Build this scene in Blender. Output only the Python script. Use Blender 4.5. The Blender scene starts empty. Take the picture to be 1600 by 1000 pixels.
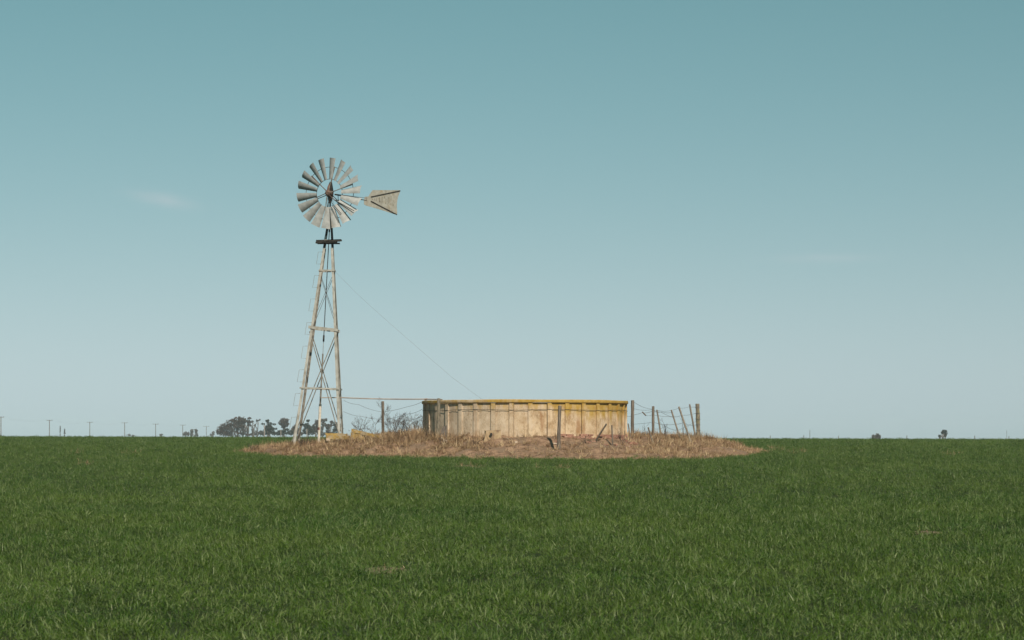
import bpy, math, random
import numpy as np
from mathutils import Vector, Matrix, noise as mnoise

random.seed(7)
rng = np.random.default_rng(11)
R = math.radians
scene = bpy.context.scene
COL = scene.collection

# ------------------------------------------------------------------ camera
F = 1600 * 85 / 36.0          # focal length in photograph pixels
EYE = 1.6                     # eye height above the field at the camera
HY = 690.0                    # photograph row of the eye level
cam = bpy.data.cameras.new('camera')
cam.lens = 85; cam.sensor_width = 36; cam.sensor_fit = 'HORIZONTAL'
cam.shift_y = (HY - 500) / 1600.0
cam.clip_start = 0.1; cam.clip_end = 20000
cam.dof.use_dof = True; cam.dof.focus_distance = 82; cam.dof.aperture_fstop = 8
camo = bpy.data.objects.new('camera', cam); COL.objects.link(camo)
camo.location = (0, 0, EYE); camo.rotation_euler = (R(90), 0, 0)
scene.camera = camo

# ------------------------------------------------------------------ sky, sun, exposure
SUN_EL, SUN_AZ = R(40), R(18)        # azimuth measured to the right of straight behind the camera
sun_vec = Vector((math.sin(SUN_AZ) * math.cos(SUN_EL), -math.cos(SUN_AZ) * math.cos(SUN_EL), math.sin(SUN_EL)))
world = bpy.data.worlds.new('World'); scene.world = world; world.use_nodes = True
wn, wl = world.node_tree.nodes, world.node_tree.links
wn.clear()
out = wn.new('ShaderNodeOutputWorld'); bg = wn.new('ShaderNodeBackground')
sky = wn.new('ShaderNodeTexSky'); sky.sky_type = 'NISHITA'; sky.sun_disc = False
sky.sun_elevation = SUN_EL; sky.sun_rotation = math.atan2(sun_vec.x, sun_vec.y)
sky.altitude = 0; sky.air_density = 1.0; sky.dust_density = 0.3; sky.ozone_density = 6.0
# film grade of the whole sky: the blue channel is pulled towards the green one
sr = wn.new('ShaderNodeSeparateColor'); cr_ = wn.new('ShaderNodeCombineColor'); wl.new(sky.outputs[0], sr.inputs[0])
def wmath(op, a, b=None, c=None):
    n = wn.new('ShaderNodeMath'); n.operation = op
    for i, v in enumerate((a, b, c)):
        if v is None: continue
        if isinstance(v, (int, float)): n.inputs[i].default_value = v
        else: wl.new(v, n.inputs[i])
    return n.outputs[0]
def grade(r, g, b):
    return wmath('MAXIMUM', wmath('ADD', wmath('ADD', wmath('MULTIPLY', sr.outputs[0], r), wmath('MULTIPLY', sr.outputs[1], g)), wmath('MULTIPLY', sr.outputs[2], b)), 0.0)
wl.new(grade(0.127, 0.704, -0.216), cr_.inputs[0])
wl.new(grade(0.432, 0.175, 0.255), cr_.inputs[1])
wl.new(grade(0.624, -0.110, 0.422), cr_.inputs[2])
# two faint streaks of high cirrus, placed by compass bearing and elevation
tc = wn.new('ShaderNodeTexCoord'); sep = wn.new('ShaderNodeSeparateXYZ'); wl.new(tc.outputs['Generated'], sep.inputs[0])
bear = wmath('ARCTAN2', sep.outputs[0], sep.outputs[1])
elev = wmath('ARCSINE', sep.outputs[2])
cmb = wn.new('ShaderNodeCombineXYZ')
wl.new(wmath('MULTIPLY', bear, 90.0), cmb.inputs[0]); wl.new(wmath('MULTIPLY', elev, 420.0), cmb.inputs[1])
nz = wn.new('ShaderNodeTexNoise'); nz.inputs['Scale'].default_value = 1.0; nz.inputs['Detail'].default_value = 3
wl.new(cmb.outputs[0], nz.inputs['Vector'])
def streak(b0, e0, wb, we, slope, amt):
    db = wmath('SUBTRACT', bear, b0)
    de = wmath('SUBTRACT', wmath('SUBTRACT', elev, e0), wmath('MULTIPLY', db, slope))
    q = wmath('ADD', wmath('POWER', wmath('DIVIDE', db, wb), 2.0), wmath('POWER', wmath('DIVIDE', de, we), 2.0))
    g = wmath('EXPONENT', wmath('MULTIPLY', q, -1.0))
    return wmath('MULTIPLY', wmath('MULTIPLY', g, amt), wmath('ADD', nz.outputs[0], 0.25))
c1 = streak(-0.1434, 0.0987, 0.0115, 0.0026, -0.16, 0.42)
c2 = streak(0.1290, 0.0752, 0.0190, 0.0019, 0.0, 0.22)
cl = wn.new('ShaderNodeMix'); cl.data_type = 'RGBA'
wl.new(wmath('ADD', c1, c2), cl.inputs[0]); wl.new(cr_.outputs[0], cl.inputs[6])
cl.inputs[7].default_value = (5.4, 5.9, 6.2, 1)
wl.new(cl.outputs[2], bg.inputs[0]); bg.inputs[1].default_value = 0.1
wl.new(bg.outputs[0], out.inputs[0])

sl = bpy.data.lights.new('sun', 'SUN'); sl.energy = 4.8; sl.angle = R(0.53); sl.color = (1.0, 0.91, 0.78)
so = bpy.data.objects.new('sun', sl); COL.objects.link(so)
so.location = (10, -10, 30); so.rotation_euler = (-sun_vec).to_track_quat('-Z', 'Y').to_euler()
scene.view_settings.view_transform = 'Standard'; scene.view_settings.look = 'None'
scene.view_settings.exposure = 0.0; scene.view_settings.gamma = 1.0
scene.view_settings.use_curve_mapping = False
scene.cycles.max_bounces = 8; scene.cycles.transparent_max_bounces = 16
scene.cycles.use_denoising = True

# ------------------------------------------------------------------ helpers
def pt(px, py, d):
    """a point d metres ahead that the photograph shows at (px, py)"""
    return Vector(((px - 800) / F * d, d, EYE + (HY - py) / F * d))
def gx(px, d): return (px - 800) / F * d

def lattice(ix, iy, seed):
    h = (ix.astype(np.int64) * 374761393 + iy.astype(np.int64) * 668265263 + seed * 974711) & 0xffffffff
    h = ((h ^ (h >> 13)) * 1274126177) & 0xffffffff
    return ((h ^ (h >> 16)) & 0xffff) / 65535.0
def vnoise(x, y, s=1.0, seed=0):
    x = np.asarray(x, float) * s; y = np.asarray(y, float) * s
    ix, iy = np.floor(x), np.floor(y); fx, fy = x - ix, y - iy
    fx = fx * fx * (3 - 2 * fx); fy = fy * fy * (3 - 2 * fy)
    a, b = lattice(ix, iy, seed), lattice(ix + 1, iy, seed)
    c, d = lattice(ix, iy + 1, seed), lattice(ix + 1, iy + 1, seed)
    return (a + (b - a) * fx) * (1 - fy) + (c + (d - c) * fx) * fy
def fbm(x, y, s, seed, o=4):
    t, a, n = 0, 0.5, 0
    for k in range(o):
        t = t + a * vnoise(x, y, s * 2 ** k, seed + k); n += a; a *= 0.5
    return t / n

class MB:
    """collects shapes for ONE mesh"""
    def __init__(s): s.v = []; s.f = []
    def add(s, vs, fs):
        o = len(s.v); s.v += [tuple(v) for v in vs]; s.f += [tuple(i + o for i in f) for f in fs]; return s
    def box(s, c, size, rot=None):
        hx, hy, hz = size[0] / 2, size[1] / 2, size[2] / 2
        vs = [Vector((x, y, z)) for z in (-hz, hz) for y in (-hy, hy) for x in (-hx, hx)]
        if rot is not None: vs = [rot @ v for v in vs]
        c = Vector(c)
        return s.add([c + v for v in vs], [(0, 2, 3, 1), (4, 5, 7, 6), (0, 1, 5, 4), (2, 6, 7, 3), (0, 4, 6, 2), (1, 3, 7, 5)])
    def tube(s, pts, rad, n=6, cap=True):
        pts = [Vector(p) for p in pts]
        if isinstance(rad, (int, float)): rad = [rad] * len(pts)
        rings = []
        prev = None
        for i, p in enumerate(pts):
            t = (pts[min(i + 1, len(pts) - 1)] - pts[max(i - 1, 0)])
            t = t.normalized() if t.length > 1e-9 else Vector((0, 0, 1))
            if prev is None:
                a = t.orthogonal().normalized()
            else:
                a = prev - t * prev.dot(t)
                a = a.normalized() if a.length > 1e-6 else t.orthogonal().normalized()
            prev = a; b = t.cross(a)
            rings.append([p + (a * math.cos(2 * math.pi * k / n) + b * math.sin(2 * math.pi * k / n)) * rad[i] for k in range(n)])
        vs = [v for r in rings for v in r]; fs = []
        for i in range(len(pts) - 1):
            for k in range(n):
                fs.append((i * n + k, i * n + (k + 1) % n, (i + 1) * n + (k + 1) % n, (i + 1) * n + k))
        if cap:
            fs.append(tuple(reversed(range(n)))); fs.append(tuple((len(pts) - 1) * n + k for k in range(n)))
        return s.add(vs, fs)
    def bar(s, a, b, w, t, up=(0, 0, 1)):
        a, b = Vector(a), Vector(b); d = (b - a); L = d.length; d.normalize()
        u = Vector(up); u = u - d * u.dot(d)
        u = u.normalized() if u.length > 1e-6 else d.orthogonal().normalized()
        r = Matrix((d, u.cross(d), u)).transposed()
        return s.box((a + b) / 2, (L, t, w), r)
    def mesh(s, name, m, smooth=False):
        me = bpy.data.meshes.new(name); me.from_pydata(s.v, [], s.f); me.update()
        if m is not None: me.materials.append(m)
        if smooth: me.polygons.foreach_set('use_smooth', [True] * len(me.polygons))
        return me
    def build(s, name, m, parent=None, smooth=False):
        return link(name, s.mesh(name, m, smooth), parent)

def link(name, me, parent=None):
    o = bpy.data.objects.new(name, me); COL.objects.link(o)
    if parent is not None:
        o.parent = parent
        o.matrix_parent_inverse = Matrix.Translation(-parent.location) if parent.type == 'EMPTY' and parent.parent is None else Matrix()
    return o
def tag(o, label=None, cat=None, group=None, kind=None):
    if label: o['label'] = label
    if cat: o['category'] = cat
    if group: o['group'] = group
    if kind: o['kind'] = kind
    return o
def empty(name, loc, label, cat, group=None):
    o = bpy.data.objects.new(name, None); COL.objects.link(o); o.location = loc; o.empty_display_size = 0.2
    return tag(o, label, cat, group)

# ------------------------------------------------------------------ materials
def mat(name, c1, c2, scale=6.0, rough=0.85, stretch=(1, 1, 1), bump=0.0, metal=0.0, detail=4, lo=0.35, hi=0.65, c3=None, scale3=1.0, lo3=0.5, hi3=0.62, spec=0.3):
    m = bpy.data.materials.new(name); m.use_nodes = True
    n, l = m.node_tree.nodes, m.node_tree.links
    b = n['Principled BSDF']; b.inputs['Roughness'].default_value = rough; b.inputs['Metallic'].default_value = metal
    b.inputs['Specular IOR Level'].default_value = spec
    g = n.new('ShaderNodeNewGeometry'); mp = n.new('ShaderNodeMapping'); mp.inputs['Scale'].default_value = stretch
    l.new(g.outputs['Position'], mp.inputs[0])
    t = n.new('ShaderNodeTexNoise'); t.inputs['Scale'].default_value = scale; t.inputs['Detail'].default_value = detail
    l.new(mp.outputs[0], t.inputs['Vector'])
    r = n.new('ShaderNodeValToRGB'); r.color_ramp.elements[0].position = lo; r.color_ramp.elements[1].position = hi
    r.color_ramp.elements[0].color = (*c1, 1); r.color_ramp.elements[1].color = (*c2, 1)
    l.new(t.outputs[0], r.inputs[0]); colr = r.outputs[0]
    if c3 is not None:
        t3 = n.new('ShaderNodeTexNoise'); t3.inputs['Scale'].default_value = scale3; t3.inputs['Detail'].default_value = 5
        l.new(mp.outputs[0], t3.inputs['Vector'])
        mr = n.new('ShaderNodeMapRange'); mr.inputs[1].default_value = lo3; mr.inputs[2].default_value = hi3
        l.new(t3.outputs[0], mr.inputs[0])
        mx = n.new('ShaderNodeMix'); mx.data_type = 'RGBA'; l.new(mr.outputs[0], mx.inputs[0])
        l.new(colr, mx.inputs[6]); mx.inputs[7].default_value = (*c3, 1); colr = mx.outputs[2]
    l.new(colr, b.inputs['Base Color'])
    if bump > 0:
        bp = n.new('ShaderNodeBump'); bp.inputs['Strength'].default_value = 0.6; bp.inputs['Distance'].default_value = bump
        l.new(t.outputs[0], bp.inputs['Height']); l.new(bp.outputs[0], b.inputs['Normal'])
    return m

def leaf_mat(name, ca, cb, cdry, big=0.25, translucent=0.3, rough=0.5, dry_lo=0.55, dry_hi=1.0, spec=0.35):
    """blade or leaf: colour differs by blade (attribute 'tone'), by clump and by slow drift over the ground"""
    m = bpy.data.materials.new(name); m.use_nodes = True
    n, l = m.node_tree.nodes, m.node_tree.links
    b = n['Principled BSDF']; o = n['Material Output']
    b.inputs['Roughness'].default_value = rough; b.inputs['Specular IOR Level'].default_value = spec
    at = n.new('ShaderNodeAttribute'); at.attribute_name = 'tone'
    oi = n.new('ShaderNodeObjectInfo')
    g = n.new('ShaderNodeNewGeometry'); t = n.new('ShaderNodeTexNoise'); t.inputs['Scale'].default_value = big; t.inputs['Detail'].default_value = 3
    l.new(g.outputs['Position'], t.inputs['Vector'])
    ad = n.new('ShaderNodeMath'); ad.operation = 'MULTIPLY_ADD'; ad.inputs[1].default_value = 0.25
    l.new(oi.outputs['Random'], ad.inputs[0]); l.new(t.outputs[0], ad.inputs[2])
    mr = n.new('ShaderNodeMapRange'); mr.inputs[1].default_value = 0.35; mr.inputs[2].default_value = 0.9
    l.new(ad.outputs[0], mr.inputs[0])
    mx = n.new('ShaderNodeMix'); mx.data_type = 'RGBA'; l.new(mr.outputs[0], mx.inputs[0])
    mx.inputs[6].default_value = (*ca, 1); mx.inputs[7].default_value = (*cb, 1)
    m2 = n.new('ShaderNodeMix'); m2.data_type = 'RGBA'
    r2 = n.new('ShaderNodeMapRange'); r2.inputs[1].default_value = dry_lo; r2.inputs[2].default_value = dry_hi
    l.new(at.outputs['Fac'], r2.inputs[0]); l.new(r2.outputs[0], m2.inputs[0])
    l.new(mx.outputs[2], m2.inputs[6]); m2.inputs[7].default_value = (*cdry, 1)
    l.new(m2.outputs[2], b.inputs['Base Color'])
    if translucent > 0:
        tr = n.new('ShaderNodeBsdfTranslucent'); ms = n.new('ShaderNodeMixShader'); ms.inputs[0].default_value = translucent
        l.new(m2.outputs[2], tr.inputs[0]); l.new(b.outputs[0], ms.inputs[1]); l.new(tr.outputs[0], ms.inputs[2]); l.new(ms.outputs[0], o.inputs[0])
    return m

M = {}
M['field'] = mat('field_soil', (0.026, 0.040, 0.012), (0.045, 0.056, 0.018), 1.2, 0.95, spec=0.1)
M['mound'] = mat('mound_earth', (0.16, 0.098, 0.062), (0.33, 0.21, 0.135), 5.0, 0.95, bump=0.03, c3=(0.20, 0.135, 0.09), scale3=1.6, spec=0.1, detail=7)
M['bare'] = mat('bare_soil', (0.15, 0.105, 0.068), (0.27, 0.20, 0.135), 9.0, 0.95, bump=0.02, spec=0.1)
M['wheat'] = leaf_mat('wheat_leaf', (0.046, 0.106, 0.0110), (0.102, 0.162, 0.0195), (0.225, 0.268, 0.105), 0.22, 0.35, 0.45, spec=0.3)
M['straw'] = leaf_mat('dry_straw', (0.245, 0.152, 0.085), (0.41, 0.272, 0.152), (0.62, 0.465, 0.28), 0.9, 0.15, 0.75, 0.6, 1.0, 0.15)
M['galv'] = mat('weathered_galvanised', (0.26, 0.245, 0.21), (0.40, 0.385, 0.345), 5.0, 0.6, bump=0.002, c3=(0.20, 0.15, 0.10), scale3=3.0, lo3=0.58, hi3=0.75)
M['blade'] = mat('zinc_blade', (0.29, 0.295, 0.285), (0.40, 0.40, 0.385), 7.0, 0.62, metal=0.0, c3=(0.30, 0.25, 0.20), scale3=4.0, lo3=0.58, hi3=0.78, spec=0.3)
M['vane'] = mat('vane_sheet', (0.29, 0.27, 0.225), (0.39, 0.37, 0.315), 8.0, 0.6, metal=0.1, c3=(0.30, 0.22, 0.13), scale3=5.0, lo3=0.55, hi3=0.75)
M['dark'] = mat('dark_iron', (0.018, 0.016, 0.014), (0.05, 0.04, 0.032), 12, 0.7)
M['rust'] = mat('rusty_iron', (0.085, 0.052, 0.038), (0.19, 0.125, 0.09), 14, 0.8, c3=(0.15, 0.05, 0.04), scale3=6)
M['rod'] = mat('grey_rod', (0.13, 0.115, 0.095), (0.27, 0.24, 0.20), 9, 0.6)
M['wire'] = mat('fence_wire', (0.08, 0.076, 0.072), (0.15, 0.14, 0.13), 9, 0.6)
M['thinwire'] = mat('thin_wire', (0.16, 0.17, 0.17), (0.24, 0.24, 0.24), 9, 0.6)
M['pipe'] = mat('delivery_pipe', (0.25, 0.20, 0.175), (0.42, 0.36, 0.31), 3, 0.5)
M['white'] = mat('whitewashed_pipe', (0.50, 0.44, 0.36), (0.66, 0.60, 0.51), 9, 0.7, c3=(0.38, 0.25, 0.15), scale3=4, lo3=0.55, hi3=0.7)
M['plank'] = mat('black_plank', (0.012, 0.011, 0.009), (0.045, 0.038, 0.03), 10, 0.85, stretch=(0.3, 4, 4))
M['post'] = mat('weathered_post', (0.095, 0.075, 0.058), (0.225, 0.18, 0.14), 22, 0.9, stretch=(1, 1, 0.12), bump=0.006)
M['post_lichen'] = mat('lichen_post', (0.11, 0.09, 0.066), (0.26, 0.22, 0.165), 26, 0.9, stretch=(1, 1, 0.35), bump=0.006, c3=(0.22, 0.19, 0.11), scale3=10, lo3=0.54, hi3=0.66)
M['stake'] = mat('grey_stake', (0.13, 0.105, 0.082), (0.26, 0.215, 0.165), 22, 0.9, stretch=(1, 1, 0.15), bump=0.004)
M['twig'] = mat('bare_twig', (0.055, 0.040, 0.032), (0.12, 0.085, 0.065), 9, 0.9)
M['twig_grey'] = mat('grey_twig', (0.13, 0.12, 0.105), (0.21, 0.19, 0.17), 9, 0.9)
M['brick'] = mat('red_brick', (0.22, 0.105, 0.07), (0.38, 0.21, 0.145), 22, 0.9, bump=0.006, c3=(0.36, 0.26, 0.19), scale3=5, lo3=0.55, hi3=0.7)
M['slab'] = mat('lichen_slab', (0.26, 0.165, 0.05), (0.40, 0.265, 0.085), 14, 0.9, bump=0.02, c3=(0.32, 0.25, 0.16), scale3=8, lo3=0.48, hi3=0.6)
M['stone'] = mat('pale_stone', (0.40, 0.30, 0.22), (0.56, 0.45, 0.35), 9, 0.9, bump=0.006)
M['block'] = mat('tan_concrete', (0.30, 0.205, 0.115), (0.42, 0.30, 0.18), 7, 0.9, bump=0.008, c3=(0.20, 0.13, 0.08), scale3=4)
M['board'] = mat('dark_board', (0.05, 0.04, 0.032), (0.13, 0.105, 0.085), 16, 0.9, stretch=(1, 1, 0.2))
M['bark'] = mat('far_bark', (0.10, 0.085, 0.075), (0.18, 0.155, 0.135), 1.5, 0.95)
M['pole'] = mat('utility_pole', (0.14, 0.135, 0.13), (0.21, 0.20, 0.19), 1.5, 0.9)
M['leaf_brown'] = leaf_mat('gum_leaf', (0.060, 0.050, 0.034), (0.095, 0.068, 0.050), (0.13, 0.078, 0.060), 0.15, 0.15, 0.6, spec=0.15)
M['leaf_dark'] = leaf_mat('dark_leaf', (0.028, 0.034, 0.018), (0.048, 0.048, 0.028), (0.06, 0.05, 0.03), 0.15, 0.15, 0.6, spec=0.15)
M['leaf_grey'] = leaf_mat('grey_leaf', (0.10, 0.095, 0.08), (0.14, 0.125, 0.105), (0.16, 0.13, 0.11), 0.15, 0.15, 0.7, spec=0.1)

def tank_mat(name, rim):
    """cast concrete with lime, rust runs and yellow lichen that grows from the rim, thickest on one side"""
    m = bpy.data.materials.new(name); m.use_nodes = True
    n, l = m.node_tree.nodes, m.node_tree.links
    b = n['Principled BSDF']; b.inputs['Roughness'].default_value = 0.9; b.inputs['Specular IOR Level'].default_value = 0.15
    g = n.new('ShaderNodeNewGeometry'); sp = n.new('ShaderNodeSeparateXYZ'); l.new(g.outputs['Position'], sp.inputs[0])
    def noise(scale, stretch=(1, 1, 1), detail=5, off=0):
        mp = n.new('ShaderNodeMapping'); mp.inputs['Scale'].default_value = stretch; mp.inputs['Location'].default_value = (off, off, off)
        l.new(g.outputs['Position'], mp.inputs[0])
        t = n.new('ShaderNodeTexNoise'); t.inputs['Scale'].default_value = scale; t.inputs['Detail'].default_value = detail
        l.new(mp.outputs[0], t.inputs['Vector']); return t.outputs[0]
    def rng_(v, a, c, lo=0.0, hi=1.0):
        r = n.new('ShaderNodeMapRange'); r.inputs[1].default_value = a; r.inputs[2].default_value = c
        r.inputs[3].default_value = lo; r.inputs[4].default_value = hi; l.new(v, r.inputs[0]); return r.outputs[0]
    def mth(op, a, c):
        k = n.new('ShaderNodeMath'); k.operation = op
        for i, v in enumerate((a, c)):
            if isinstance(v, (int, float)): k.inputs[i].default_value = v
            else: l.new(v, k.inputs[i])
        return k.outputs[0]
    def mix(f, a, c):
        k = n.new('ShaderNodeMix'); k.data_type = 'RGBA'; l.new(f, k.inputs[0])
        for i, v in ((6, a), (7, c)):
            if isinstance(v, tuple): k.inputs[i].default_value = (*v, 1)
            else: l.new(v, k.inputs[i])
        return k.outputs[2]
    side = rng_(sp.outputs[0], -2.4, 2.6)
    base = mix(rng_(noise(2.2), 0.35, 0.65), (0.41, 0.315, 0.222), (0.56, 0.445, 0.325))
    warm = mix(rng_(noise(3.0, off=3), 0.35, 0.65), (0.36, 0.235, 0.125), (0.60, 0.455, 0.30))
    c = mix(rng_(mth('ADD', side, mth('MULTIPLY', noise(1.1, off=9), 0.5)), 0.45, 0.95), base, warm)
    c = mix(rng_(noise(30, (1, 1, 0.6), 3, 15), 0.5, 0.62, 0, 0.45), c, (0.60, 0.475, 0.33))
    c = mix(rng_(noise(16, (1, 1, 0.5), 4, 5), 0.54, 0.68, 0, 0.6), c, (0.26, 0.17, 0.095))      # pitting
    c = mix(rng_(noise(5.0, (1, 1, 0.13), 4, 17), 0.55, 0.70, 0, 0.75), c, (0.30, 0.16, 0.075))   # rust runs
    c = mix(rng_(noise(3.4, (1, 1, 0.5), 4, 27), 0.54, 0.70, 0, 0.7), c, (0.62, 0.50, 0.375))      # lime bloom
    high = rng_(sp.outputs[2], 1.85, 2.98)
    lich = mth('ADD', mth('MULTIPLY', noise(4.5, (1, 1, 0.3), 5, 41), 0.75), mth('ADD', mth('MULTIPLY', high, 0.58), mth('MULTIPLY', rng_(sp.outputs[0], 0.0, 2.4), 0.24)))
    ly = mix(rng_(noise(7, off=51), 0.35, 0.7), (0.34, 0.20, 0.028), (0.44, 0.285, 0.07))
    if rim:
        c = mix(rng_(mth('ADD', lich, mth('MULTIPLY', noise(1.3, (1, 1, 3), 4, 61), 0.5)), 0.98, 1.28, 0.1, 0.95), c, ly)
    else:
        c = mix(rng_(lich, 0.83, 1.03, 0, 0.9), c, ly)
    l.new(c, b.inputs['Base Color'])
    bp = n.new('ShaderNodeBump'); bp.inputs['Distance'].default_value = 0.012; bp.inputs['Strength'].default_value = 0.6
    l.new(noise(14), bp.inputs['Height']); l.new(bp.outputs[0], b.inputs['Normal'])
    return m
M['tank'] = tank_mat('tank_concrete', False)
M['rim'] = tank_mat('tank_rim_concrete', True)

# ------------------------------------------------------------------ terrain
PD = np.array([-200, 0, 19, 40, 60, 76, 84, 100, 130, 160, 200, 260, 400, 600, 1000, 3000, 12000], float)
PZ = np.array([-1.5, -0.02, 0.05, 0.38, 0.75, 1.08, 1.23, 1.44, 1.64, 1.70, 1.67, 1.35, 0.2, -1.0, -2.0, -3.0, -6.0], float)
_dd = np.linspace(-200, 1200, 2801); _zz = np.interp(_dd, PD, PZ)
_k = np.hanning(41); _k /= _k.sum(); _zs = np.convolve(np.pad(_zz, 20, mode='edge'), _k, mode='valid')
def field_z(x, y):
    x = np.asarray(x, float); y = np.asarray(y, float)
    z = np.where(y < 1190, np.interp(y, _dd, _zs), np.interp(y, PD, PZ))
    w = np.clip((y - 60) / 100, 0, 1) * np.clip(1.2 - np.abs(y - 160) / 400, 0, 1)
    z = z - np.clip(x, -60, 60) * 0.0030 * w
    z = z + 0.05 * (fbm(x, y, 0.08, 3, 3) - 0.5) * np.clip(y / 30, 0, 1)
    return z

EDGE = np.array([(-9.7, 85.4), (-9.2, 81.8), (-7.8, 78.6), (-5.6, 77.6), (-3.6, 77.2), (-1.8, 75.2), (0.5, 74.0), (3.5, 73.5), (5.8, 74.2), (7.2, 77.2), (8.4, 81.8),
                 (8.9, 86), (8.5, 90), (5, 94), (0, 95.5), (-5, 94), (-8.5, 90)])
def edge_dist(x, y):
    """distance to the mound's outline, positive inside"""
    x = np.asarray(x, float); y = np.asarray(y, float)
    x = x + 1.1 * (fbm(x, y, 1.1, 71, 4) - 0.5); y = y + 2.4 * (fbm(x, y, 0.9, 75, 4) - 0.5)
    d = np.full(x.shape, 1e9); inside = np.zeros(x.shape, bool)
    n = len(EDGE)
    for i in range(n):
        ax, ay = EDGE[i]; bx, by = EDGE[(i + 1) % n]
        ex, ey = bx - ax, by - ay
        t = np.clip(((x - ax) * ex + (y - ay) * ey) / (ex * ex + ey * ey), 0, 1)
        d = np.minimum(d, np.hypot(x - ax - t * ex, y - ay - t * ey))
        cr = ((ay > y) != (by > y))
        with np.errstate(divide='ignore', invalid='ignore'):
            xi = ax + (y - ay) / (by - ay) * ex
        inside ^= cr & (x < xi)
    return np.where(inside, d, -d)
TX, TY, TR = 0.44, 82.0, 3.47         # tank centre and radius
# surveyed spots of the bare mound: photograph column and row of the ground there, and its distance
SPOTS = [(700, 684, 79.6), (740, 682.5, 78.9), (790, 682, 78.5), (830, 680.5, 78.5), (870, 682.5, 78.6), (915, 686, 78.6), (950, 686, 79.3), (985, 683, 81.4), (873, 706, 77.0), (930, 691, 78.0), (957, 695, 77.9),
         (461, 696.5, 82), (533, 690, 82), (498, 695.5, 82.8), (470, 694.5, 84), (525, 693, 80.2), (570, 690.5, 80.4), (600, 689, 81), (640, 683, 81), (660, 682, 80.4), (685, 688, 79.0), (600, 680, 84.5), (640, 678, 85),
         (1000, 684, 81.5), (1021, 691, 81), (1063, 688, 83.5), (1080, 694, 82.2), (1091, 685, 85.6), (1040, 681, 85.5), (1120, 692.5, 84.5), (1150, 697, 84), (1000, 678, 85), (820, 676, 88), (500, 695, 88), (1060, 684, 89), (420, 702, 84), (400, 704, 84.5), (500, 694, 85.5),
         (690, 700, 77.6), (760, 699, 77.0), (800, 697, 76.9), (930, 703, 76.3), (1000, 702, 78), (1050, 700, 79.5), (1110, 700, 80.5), (560, 698, 79.4), (620, 697, 79.4), (480, 700, 80.2), (780, 708, 75.6), (870, 711, 75.4), (980, 711, 75.6), (1080, 709, 77.5)]
_SP = [(gx(p, d), d, max(0.02, EYE + (HY - r) / F * d - float(field_z(gx(p, d), d)))) for p, r, d in SPOTS] + [(x, y, 0.015) for x, y in EDGE]
def mound_h(x, y):
    x = np.asarray(x, float); y = np.asarray(y, float)
    d = edge_dist(x, y); num = np.zeros(x.shape); den = np.zeros(x.shape)
    for sx, sy, sh in _SP:
        w = 1.0 / ((x - sx) ** 2 + (y - sy) ** 2 + 0.06) ** 1.6; num += w * sh; den += w
    h = num / den * np.clip(d / 0.9, 0, 1)
    h = h + (0.22 * (fbm(x, y, 1.3, 21, 5) - 0.5) + 0.12 * (fbm(x, y, 3.4, 37, 3) - 0.5) + 0.06 * (fbm(x, y, 6, 31, 2) - 0.5)) * np.clip(d / 1.2, 0, 1)
    return np.where(d > 0, np.maximum(h, 0.012), np.maximum(d * 0.35, -0.25))
def ground_z(x, y):
    return float(field_z(x, y) + max(0.0, float(mound_h(np.array([x]), np.array([y]))[0])))

def grid_mesh(name, xs, ys, zf, m):
    X, Y = np.meshgrid(xs, ys); Z = zf(X, Y)
    v = np.stack([X, Y, Z], -1).reshape(-1, 3)
    nx, ny = len(xs), len(ys)
    i = (np.arange(ny - 1)[:, None] * nx + np.arange(nx - 1)[None, :]).reshape(-1)
    f = np.stack([i, i + 1, i + 1 + nx, i + nx], -1)
    me = bpy.data.meshes.new(name); me.from_pydata(v.tolist(), [], f.tolist()); me.update()
    me.polygons.foreach_set('use_smooth', [True] * len(me.polygons)); me.materials.append(m)
    return me
xs = np.concatenate([[-1600, -1200, -600, -300, -160], np.arange(-100, 101, 2.5), [160, 300, 600, 1200, 1600]])
ys = np.concatenate([[-600, -200, -80, -40], np.arange(-20, 261, 2.0), np.arange(270, 601, 15), [700, 850, 1000, 1300, 1700]])
tag(link('field', grid_mesh('field', xs, ys, field_z, M['field'])), kind='structure')
tag(link('mound', grid_mesh('mound', np.arange(-11, 11.01, 0.09), np.arange(71.5, 97.5, 0.09), lambda X, Y: field_z(X, Y) + mound_h(X, Y), M['mound'])), kind='structure')

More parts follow.
